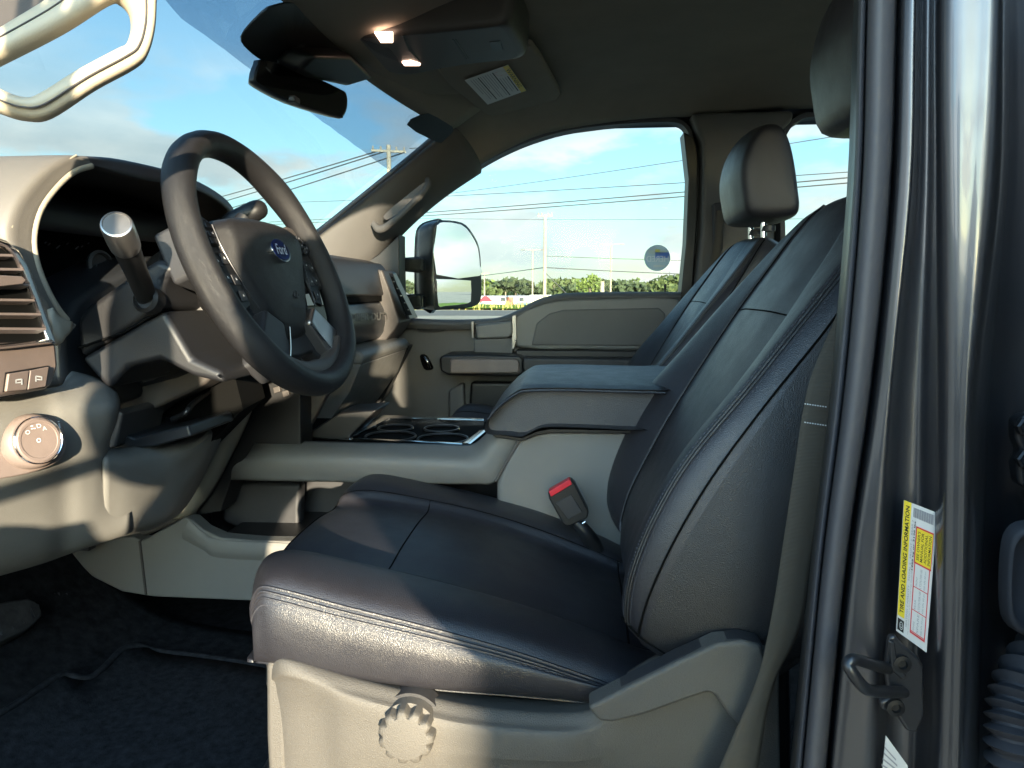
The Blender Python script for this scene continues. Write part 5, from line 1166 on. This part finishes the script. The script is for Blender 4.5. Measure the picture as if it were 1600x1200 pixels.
tube('pedal_arm', [P(90, 940, 1.12), P(70, 880, 1.2), P(60, 830, 1.2)], .008, m_steel, ap, n=4)
pa_ = thing('parking_brake_release', P(130, 852, 1.10), 'small dark latch under the knee panel', 'latch')
prism('latch_plate', [P(x, y, 1.10) for x, y in ((104, 858), (136, 846), (139, 862), (112, 860))], (0, .02, 0), m_dark, pa_, bevel=.002)
tube('latch_hook', [P(122, 850, 1.095), P(130, 853, 1.09), P(135, 846, 1.095)], .003, m_icon, pa_, n=3)
fm = thing('floor_mat', W(-.5, .9, -.62), 'black carpet floor mat with raised edge in the driver footwell', 'floor mat')
edge = [(-120, 1210), (-30, 1140), (20, 1110), (60, 1082), (95, 1060), (115, 1062), (140, 1064), (165, 1045), (190, 1020), (215, 1014), (245, 1022), (330, 1032), (410, 1045), (480, 1060)]
zf = -.625
# mat follows the sloped floor: use the carpet profile
prof_x = [-.98, -.86, -.70, -.3, .2]; prof_z = [-.35, -.53, -.62, -.64, -.64]
def onfloor(x, y, h=.008):
    d = ray(x, y); best = None
    for t in np.linspace(.5, 3, 1200):
        q = CAM+d*t; zf_ = np.interp(q[0], prof_x, prof_z)+1.62+h
        if q[2] <= zf_: return np.array([q[0], q[1], zf_])
    return q
ed = crom([onfloor(x, y) for x, y in edge], 3)
ce = np.array([[p[0], p[1], p[2]] for p in ed]); lowp = [np.array([max(p[0], -.9)*.2-.1, min(p[1], -.42), -.64+1.62+.008]) for p in ed]
G = []
for k in np.linspace(0, 1, 12):
    row = []
    for p, l in zip(ed, lowp):
        x = p[0]+(l[0]-p[0])*k; y = p[1]+(l[1]-p[1])*k; row.append([x, y, np.interp(x, prof_x, prof_z)+1.62+.010])
    G.append(row)
gridmesh('mat_field', np.array(G), m_mat, fm, smooth=180, solid=.006)
tube('mat_edge', [p+np.array([0, 0, .004]) for p in ed], .0055, m_mat, fm, seg=8)
# ================================================================== DRIVER SIDE DOOR FRAME (right of the view)
ys = [-160, 60, 300, 600, 850, 1060, 1330]
def colpts(xs, D): return [P(np.interp(y, [-160, 0, 300, 600, 900, 1200, 1330], xs), y, D if np.isscalar(D) else np.interp(y, [-160, 1330], D)) for y in ys]
trimx = [1342, 1336, 1325, 1299, 1264, 1236, 1224]
def jamb(name, cols_, mat, par, n=4, nv=3, **k):
    G = np.array([colpts(xs, D) for xs, D in cols_]); G = np.swapaxes(G, 0, 1); return surf(name, G, mat, par, n, nv, **k)
jd = thing('door_pillar', W(.25, .5, -.6), 'dark metallic painted pillar between the open driver doors with rubber seal and labels', 'door pillar')
sh = lambda d: [t+d for t in trimx]
# inner trim, sealing lip, rubber bulb
jamb('inner_trim', [([t-2 for t in trimx], .70), (sh(0), .62), (sh(3), .58), ([1348, 1344, 1335, 1308, 1272, 1245, 1233], .560)], m_darks, jd)
jamb('seal_lip', [([1346, 1342, 1333, 1306, 1270, 1243, 1231], .562), ([1350, 1346, 1337, 1310, 1274, 1247, 1235], .552), ([1357, 1353, 1344, 1318, 1280, 1253, 1241], .553), ([1359, 1355, 1346, 1320, 1282, 1255, 1243], .566)], m_rubber, jd)
jamb('rubber_seal', [([1358, 1354, 1345, 1319, 1281, 1254, 1242], .566), ([1364, 1360, 1350, 1324, 1286, 1258, 1246], .540), ([1378, 1375, 1365, 1338, 1298, 1271, 1259], .532), ([1396, 1394, 1384, 1355, 1312, 1286, 1274], .536), ([1405, 1402, 1391, 1361, 1318, 1291, 1279], .552), ([1407, 1404, 1393, 1364, 1320, 1293, 1281], .566)], m_rubber, jd)
# painted channel sections
C0 = [1400, 1398, 1388, 1360, 1318, 1291, 1279]
jamb('painted_frame', [
 (C0, .575), ([1410, 1407, 1397, 1368, 1326, 1298, 1286], .545), ([1413, 1410, 1400, 1372, 1330, 1302, 1290], .536), ([1421, 1418, 1410, 1381, 1350, 1330, 1320], .532), ([1431, 1430, 1422, 1392, 1372, 1366, 1362], .530), ([1436, 1434, 1427, 1399, 1382, 1376, 1373], .536),
 ([1441, 1440, 1434, 1412, 1392, 1386, 1384], .548), ([1452, 1450, 1446, 1430, 1415, 1405, 1402], .550), ([1458, 1456, 1454, 1444, 1438, 1430, 1426], .546), ([1463, 1460, 1460, 1456, 1454, 1448, 1444], .534), ([1470, 1466, 1466, 1466, 1464, 1458, 1454], .522),
 ([1482, 1478, 1478, 1478, 1474, 1468, 1464], .514), ([1500, 1500, 1494, 1490, 1486, 1478, 1474], .510), ([1530, 1530, 1516, 1502, 1496, 1488, 1484], .508), ([1556, 1556, 1540, 1512, 1504, 1498, 1494], .506), ([1566, 1566, 1556, 1522, 1514, 1508, 1504], .510), ([1572, 1572, 1566, 1534, 1524, 1518, 1514], .530), ([1576, 1578, 1574, 1548, 1536, 1530, 1526], .60)], m_paint, jd, n=4, nv=4, solid=.003, soff=1, smooth=180)
# dark recess behind, belonging to the hinge side
jamb('hinge_recess', [([1560, 1560, 1552, 1532, 1522, 1516, 1512], .60), ([1600, 1600, 1600, 1580, 1570, 1565, 1560], .62), ([1680]*7, .60), ([1780]*7, .52), ([1790]*7, .48)], m_paint, jd, solid=.003, soff=1, smooth=180)
prism('pillar_core', [P(x, y, .68) for x, y in ((1345, -160), (1700, -160), (1700, 1330), (1232, 1330), (1268, 850), (1305, 600), (1332, 300))], (0, -.02, 0), m_void, jd, bevel=0)
# tyre label
q = [P(1447, 1019, .527), P(1464, 801, .527), P(1412, 781, .527), P(1400, 985, .527)]
nn = np.cross(q[1]-q[0], q[3]-q[0]); nn /= np.linalg.norm(nn); nn = -nn if nn.dot(CAM-q[0]) < 0 else nn
tl_ = rect_on('tire_label', q, (0, 0, 1, 1), 0, m_white, jd, t=.0006)
def r_(name, r, mat, off=.0008, par=None): return rect_on(name, q, r, off, mat, par or tl_, t=.0002)
def t_(txt, r, mat=m_ink, off=.0014, **k): return text_on('label_text', txt, q, r, off, mat, tl_, **k)
r_('header_band', (.13, .78, 1, 1), m_yellow)
t_('TIRE AND LOADING INFORMATION', (.16, .83, .97, .95), bold=.02)
r_('black_disc', (.02, .78, .11, .98), m_ink); t_('\u00a9', (.035, .82, .095, .94), m_white, off=.0018)
t_('SEATING CAPACITY   TOTAL 5   FRONT 2   REAR 3', (.08, .695, .88, .745), m_greyi)
t_('The combined weight of occupants and cargo should never exceed', (.03, .63, .60, .67), m_greyi); t_('1422 kg or 3136 lbs', (.52, .615, .88, .675), m_ink, bold=.02)
r_('red_border', (.06, .09, .84, .58), m_redp); r_('table_field', (.075, .125, .825, .555), m_white, off=.0010)
r_('advice_border', (.58, .07, .85, .60), m_redp, off=.0011); r_('advice_box', (.592, .095, .838, .575), m_yellow, off=.0013)
for i, tx in enumerate(("SEE OWNER'S", 'MANUAL FOR', 'ADDITIONAL', 'INFORMATION')): t_(tx, (.61, .47-i*.115, .82, .55-i*.115), off=.0016, bold=.01)
for i, (a, b) in enumerate(((.42, .56), (.25, .40), (.09, .23))):
    for k, tx in enumerate(('LT275/70R18E', 'LT275/70R18E', 'SPARE')[i:i+1]*1):
        t_(tx, (a, .33, b, .39), m_greyi); t_('420 kPa 60 psi', (a, .20, b, .26), m_greyi); t_(('FRONT', 'REAR', 'SPARE')[i], (a, .46, a+.07, .51), m_greyi)
    r_('rule', (a-.012, .11, a-.006, .56), m_redp, off=.0012)
for k in range(26): r_('barcode_bar', (.905+.0, .10+k*.0235, .975, .10+k*.0235+(.016 if k % 3 else .009)), m_greyi)
q2 = [P(1378, 1330, .525), P(1434, 1330, .525), P(1418, 1200, .525), P(1384, 1150, .525)]
l2 = mk('lower_label', [P(1384, 1149, .524), P(1418, 1196, .524), P(1440, 1340, .524), P(1366, 1340, .524)], [(0, 1, 2, 3)], m_white, jd, smooth=0, solid=.0006)
for k in range(4): mk('label_text', [P(1382-k*1.5, 1166+k*9, .5232), P(1400+k*2, 1186+k*9, .5232), P(1400+k*2, 1189+k*9, .5232), P(1382-k*1.5, 1169+k*9, .5232)], [(0, 1, 2, 3)], m_greyi, l2, smooth=0)
# striker
sk = jd
prism('striker_plate', crom([P(x, y, .525) for x, y in ((1384, 990), (1394, 986), (1400, 996), (1430, 1022), (1438, 1034), (1440, 1110), (1428, 1138), (1412, 1136), (1396, 1110), (1372, 1102), (1370, 1090), (1384, 1084), (1378, 1040))], 1, True), (0, -.006, 0), m_steel, sk, bevel=.0025)
prism('plate_rib', [P(x, y, .519) for x, y in ((1386, 998), (1396, 1000), (1402, 1040), (1416, 1054), (1408, 1060), (1390, 1044))], (0, -.003, 0), m_steel, sk, bevel=.0015)
tube('striker_loop', [P(1388, 1044, .522), P(1376, 1042, .508), P(1350, 1034, .492), P(1334, 1030, .484), P(1325, 1038, .482), P(1331, 1050, .480), P(1346, 1070, .480), P(1360, 1079, .484), P(1390, 1081, .50), P(1412, 1081, .522)], .0042, m_steel, sk, n=5, seg=14)
for x, y in ((1408, 1036), (1398, 1104)):
    lathe('bolt', P(x, y, .518), (0, -1, 0), [(.0065, 0), (.0065, .0025), (.0035, .003), (.003, .001), (.0005, .001)], m_black, sk, seg=20)
# hinge, grommet and wiring boot
hg = jd
prism('hinge_leaf', crom([P(x, y, .585) for x, y in ((1572, 652), (1586, 642), (1640, 640), (1660, 700), (1640, 760), (1600, 762), (1576, 750), (1572, 720), (1580, 700), (1572, 680))], 1, True), (0, -.014, 0), m_steel, hg, bevel=.004)
for y in (665, 716): lathe('hinge_bolt', P(1600, y, .571), (0, -1, 0), [(.0075, 0), (.0075, .004), (.006, .0055), (.0055, .002), (.001, .002)], m_steel, hg, seg=6)
gr = jd
oo = crom([P(x, y, .585) for x, y in ((1562, 860), (1572, 826), (1600, 812), (1680, 812), (1690, 900), (1680, 986), (1600, 988), (1568, 970), (1560, 930))], 3, True)
def ringpts(k, d): c_ = oo.mean(0); q_ = c_+(oo-c_)*k; q_[:, 1] -= d; return q_
gridmesh('check_strap_cover', np.array([ringpts(1, 0), ringpts(.98, .010), ringpts(.90, .014), ringpts(.80, .010), ringpts(.76, .0), ringpts(.5, -.004), ringpts(.05, -.005)]), m_rubber, gr, cv=True, smooth=180)
bt = thing('wiring_boot', P(1600, 1150, .58), 'ribbed black rubber wiring boot at the lower right corner', 'cable boot')
pth = crom([P(x, y, d) for x, y, d in ((1640, 1010, .60), (1605, 1060, .575), (1590, 1110, .56), (1588, 1160, .55), (1592, 1230, .545), (1600, 1320, .54))], 14)
rr = [(.0165 if i % 5 in (0, 1) else .0225 if i % 5 == 3 else .020) for i in range(len(pth))]
tube('boot', pth, rr, m_rubber, bt, seg=22)
# open rear door on the driver side: hinged at the pillar, swung out to the right of the camera
rdo = thing('rear_driver_door', W(.36, .50, -.55), 'open rear driver door in dark metallic paint with privacy glass', 'door')
h0 = np.array([DOORX0, -.50, 0]); h1 = np.array([DOORX1, DOORY1, 0]); dv = (h1-h0); dn = np.array([dv[1], -dv[0], 0]); dn /= np.linalg.norm(dn); dn *= -1 if dn[0] < 0 else 1
def Dp(s, z): return h0+dv*s+np.array([0, 0, 1.62+z])
low = [(0, -.55), (.04, -.62), (.75, -.62), (.92, -.50), (1.0, -.30), (1.0, DOORB), (0, DOORB)]
prism('door_shell', [Dp(s, z) for s, z in low], dn*.07, m_paint, rdo, bevel=.012)
fr = [(0, DOORB), (0, DOORT), (.5, DOORT+.02), (.88, DOORT-.01), (.96, DOORT-.06), (1.0, DOORB)]
fi = [(.06, DOORB), (.06, DOORT-.05), (.5, DOORT-.03), (.84, DOORT-.06), (.90, DOORT-.10), (.93, DOORB)]
V_ = [Dp(s, z) for s, z in fr+fi]; n_f = len(fr)
o_ = mk('window_frame', V_, [(i, i+1, n_f+i+1, n_f+i) for i in range(n_f-1)], m_paint, rdo, smooth=0, solid=.04, bevel=.004)
prism('window_glass', [Dp(s, z) for s, z in fi], dn*.004, m_priv, rdo, bevel=0)
prism('inner_panel', [Dp(s, z)-dn*.001 for s, z in ((.04, -.5), (.8, -.55), (.95, -.25), (.97, DOORB-.02), (.04, DOORB-.02))], -dn*.04, m_stoned, rdo, bevel=.01)
# ================================================================== THE PERSON TAKING THE PICTURE (unseen behind the lens, pose shaped to shade the seat and dash)
m_skin = M('skin', (.42, .26, .19), .5); m_shirt = M('blue_shirt', (.05, .07, .12), .85, bump=('n', 300, .4)); m_jeans = M('jeans', (.03, .04, .07), .9); m_hair = M('dark_hair', (.02, .015, .012), .6); m_shoe = M('shoe', (.02, .02, .02), .5)
def skin(name, nodes, edges, mat, par, sub=2):
    me = bpy.data.meshes.new(name); off = wloc(par); keys = list(nodes); ix = {k: i for i, k in enumerate(keys)}
    me.from_pydata([tuple(np.array(nodes[k][0])-off) for k in keys], [(ix[a], ix[b]) for a, b in edges], [])
    o = bpy.data.objects.new(name, me); COL.objects.link(o); o.parent = par; me.materials.append(mat)
    m = o.modifiers.new('skin', 'SKIN'); m.use_smooth_shade = True; m.branch_smoothing = .6
    for i, k in enumerate(keys):
        r = nodes[k][1]; r = (r, r) if np.isscalar(r) else r; me.skin_vertices[0].data[i].radius = r
    me.skin_vertices[0].data[0].use_root = True
    q = o.modifiers.new('sub', 'SUBSURF'); q.levels = q.render_levels = sub
    return o
def H(x, y, z): return np.array([x, y, 1.62+z])
ph = PHX; Yb = PHY
pr_ = thing('person', (-.20, Yb, 0), 'unseen person in a blue shirt holding a phone, other hand raised to shade the dash', 'person')
hipc = H(-.10, Yb-.03, -.68); J = {
 'pelvis': (hipc, (.14, .11)), 'waist': (H(-.03, Yb-.02, -.46), (.135, .10)), 'chest': (H(-.20, Yb, -.28), (.12, .11)), 'neckb': (H(-.01, Yb+.01, -.01), (.070, .070)),
 'neck': (H(.04, Yb+.03, .02), .055), 'head1': (H(.05, Yb+.05, .08), (.075, .085)), 'head2': (H(.055, Yb+.05, .17), (.085, .10)), 'head3': (H(.055, Yb+.04, .25), (.065, .075)),
 'shL': (H(-.14, Yb+.03, -.04), .060), 'elL': (H(-.205, Yb+.20, -.05), .044), 'wrL': (H(-.215, Yb+.26, .22), .029), 'paL': (H(-.205, Yb+.27, .29), (.034, .020)),  # raised arm added to shade the column and hood
 'shR': (H(.15, Yb+.03, -.06), .070), 'elR': (H(.25, Yb+.24, -.25), .055), 'wrR': (H(.10, -1.04, -.06), .027), 'paR': (H(.085, -1.015, -.03), (.035, .018)),
 'hL': (H(-.18, Yb-.05, -.78), .088), 'kL': (H(-.30, Yb-.0, -1.15), .062), 'aL': (H(-.32, Yb-.07, -1.54), .040), 'tL': (H(-.33, Yb+.08, -1.585), .035),
 'hR': (H(-.02, Yb-.05, -.78), .088), 'kR': (H(-.10, Yb-.02, -1.15), .062), 'aR': (H(-.09, Yb-.07, -1.54), .040), 'tR': (H(-.08, Yb+.08, -1.585), .035)}
E1 = [('pelvis', 'waist'), ('waist', 'chest'), ('chest', 'neckb'), ('neckb', 'neck'), ('neck', 'head1'), ('head1', 'head2'), ('head2', 'head3'), ('neckb', 'shL'), ('shL', 'elL'), ('elL', 'wrL'), ('wrL', 'paL'), ('neckb', 'shR'), ('shR', 'elR'), ('elR', 'wrR'), ('wrR', 'paR'),
      ('pelvis', 'hL'), ('hL', 'kL'), ('kL', 'aL'), ('aL', 'tL'), ('pelvis', 'hR'), ('hR', 'kR'), ('kR', 'aR'), ('aR', 'tR')]
# fingers: closing round the phone
for sd, sx, pal in (('L', -1, 'paL'), ('R', 1, 'paR')):
    px_ = J[pal][0]
    for k in range(4):
        if sd == 'L':
            b0 = px_+np.array([(k-1.5)*.020, .002, .035]); ln = (.9, 1.0, .95, .75)[k]; ns = [b0, b0+np.array([(k-1.5)*.002, .006, .034])*ln, b0+np.array([(k-1.5)*.003, .018, .060])*ln]
        else:
            b0 = px_+np.array([-sx*.002, .0, .012+k*.018]); ln = (.9, 1.0, .95, .75)[k]
            ns = [b0, b0+np.array([sx*.006, .018, .006])*ln, b0+np.array([-sx*.014, .024, .008])*ln]
        nm_ = [sd+'f%d%d' % (k, j) for j in range(3)]
        for j in range(3): J[nm_[j]] = (ns[j], (.0095, .009, .0075)[j])
        E1 += [(pal, nm_[0]), (nm_[0], nm_[1]), (nm_[1], nm_[2])]
    J[sd+'t0'] = (px_+np.array([-sx*.012, -.016, .0]), .011); J[sd+'t1'] = (px_+np.array([-sx*.030, -.016, .024]), .009)
    E1 += [(pal, sd+'t0'), (sd+'t0', sd+'t1')]
body = skin('body', J, E1, m_skin, pr_)
g_ = lambda k, s: (J[k][0], tuple(np.array(J[k][1] if not np.isscalar(J[k][1]) else (J[k][1], J[k][1]))*s))
Sh = {k: g_(k, 1.12) for k in ('pelvis', 'waist', 'chest', 'neckb', 'shL', 'elL', 'shR', 'elR')}
for s_ in 'LR': Sh['fw'+s_] = (J['el'+s_][0]*.25+J['wr'+s_][0]*.75, .040)
skin('shirt', Sh, [('pelvis', 'waist'), ('waist', 'chest'), ('chest', 'neckb'), ('neckb', 'shL'), ('shL', 'elL'), ('elL', 'fwL'), ('neckb', 'shR'), ('shR', 'elR'), ('elR', 'fwR')], m_shirt, pr_)
Tr = {k: g_(k, 1.16) for k in ('pelvis', 'hL', 'kL', 'aL', 'hR', 'kR', 'aR')}
skin('trousers', Tr, [('pelvis', 'hL'), ('hL', 'kL'), ('kL', 'aL'), ('pelvis', 'hR'), ('hR', 'kR'), ('kR', 'aR')], m_jeans, pr_)
hc_ = J['head2'][0]
G = []
for th in np.linspace(.05, 1.75, 8): G.append([hc_+np.array([.092*math.sin(th)*math.cos(a), -.012+.112*math.sin(th)*math.sin(a), .035+.10*math.cos(th)+(.03 if math.sin(a) > .3 and th > 1.2 else 0)]) for a in np.linspace(0, 2*math.pi, 20, endpoint=False)])
gridmesh('hair', np.array(G), m_hair, pr_, cv=True, caps=True, smooth=180)
for sx in (-1, 1):
    lathe('eye', hc_+np.array([sx*.032, .088, .0]), (0, 1, 0), [(.001, 0), (.012, .004), (.013, .008), (.001, .013)], m_white, pr_, seg=12)
    lathe('ear', hc_+np.array([sx*.082, .0, -.01]), (sx, -.2, 0), [(.02, 0), (.026, .006), (.018, .010), (.004, .006)], m_skin, pr_, seg=14)
    box('shoe', (J['aL' if sx < 0 else 'aR'][0])*np.array([1, 1, 0])+np.array([0, .05, .045]), (.10, .29, .085), m_shoe, pr_, bevel=.03)
prism('nose', [hc_+np.array(v_) for v_ in ((-.013, .085, -.035), (.013, .085, -.035), (.004, .09, .01), (-.004, .09, .01))], (0, .024, -.006), m_skin, pr_, bevel=.006)
prism('mouth', [hc_+np.array(v_) for v_ in ((-.024, .086, -.062), (.024, .086, -.062), (.018, .088, -.055), (-.018, .088, -.055))], (0, .006, 0), m_redp, pr_, bevel=.002)
phn = thing('phone', H(0, -.995, 0), 'black phone held up by the person at the door', 'phone')
box('phone_body', H(.01, -.998, .0), (.155, .009, .076), m_black, phn, bevel=.004)
box('screen', H(.01, -1.0035, .0), (.145, .001, .068), M('phone_screen', (.02, .02, .03), .1), phn, bevel=0)

# unseen container added to block the low sun, long side square to it
e1 = np.array([-SD[1], SD[0], 0]); e1 /= np.linalg.norm(e1); e1 = -e1 if e1[0] < 0 else e1
e2 = -np.array([SD[0], SD[1], 0]); e2 /= np.linalg.norm(e2)
c0_ = np.array([CTX, CTY, 0.]); Rm = np.array([e1, e2, [0, 0, 1]]).T
ct = thing('sun_blocker', c0_+e1*3, 'unseen blue steel container added behind the camera to block the low sun', 'container')
m_cont = M('blocker_paint', (.05, .12, .22), .55, vary=.2, vscale=1.5)
pts = [c0_+e1*t_x-e2*(.0 if (i//2) % 2 else .04) for i, t_x in enumerate(np.arange(.15, 5.9, .07))]
gridmesh('corrugated_wall', np.array([[p+np.array([0, 0, z]) for p in pts] for z in (.15, 2.75)]), m_cont, ct, smooth=0)
def cbox(n, u, v, z, s_, bv=.01): box(n, c0_+e1*u+e2*v+np.array([0, 0, z]), s_, m_cont, ct, bevel=bv, rot=Rm)
cbox('blocker_body', 3, 1.25, 1.45, (5.9, 2.35, 2.6))
for z in (.08, 2.82): cbox('edge_rail', 3, 1.22, z, (6.1, 2.44, .14))
for u in (.07, 5.93):
    for v_ in (.07, 2.37): cbox('corner_post', u, v_, 1.45, (.16, .16, 2.88))

bg_ = thing('shade_bag', H(-.42, Yb, -.6), 'unseen bag added beside the person to shade the console side and footwell', 'bag')  # bag added out of view to shade console side and footwell
prism('bag_body', [H(x, Yb-.10, z) for x, z in ((-.60, -.14), (-.57, -.09), (-.26, -.09), (-.22, -.14), (-.20, -.62), (-.24, -.66), (-.58, -.66), (-.61, -.62))], (0, .15, 0), m_jeans, bg_, bevel=.03)
prism('bag_flap', [H(x, Yb+.052, z) for x, z in ((-.60, -.12), (-.23, -.11), (-.24, -.40), (-.58, -.40))], (0, .006, 0), m_black, bg_, bevel=.002)
tube('bag_strap', [H(-.56, Yb-.02, -.22), H(-.40, Yb-.06, -.10), H(-.17, Yb-.07, -.02), H(-.13, Yb-.0, .02), H(-.16, Yb+.08, -.06), H(-.24, Yb+.05, -.21)], .010, m_black, bg_, n=4)
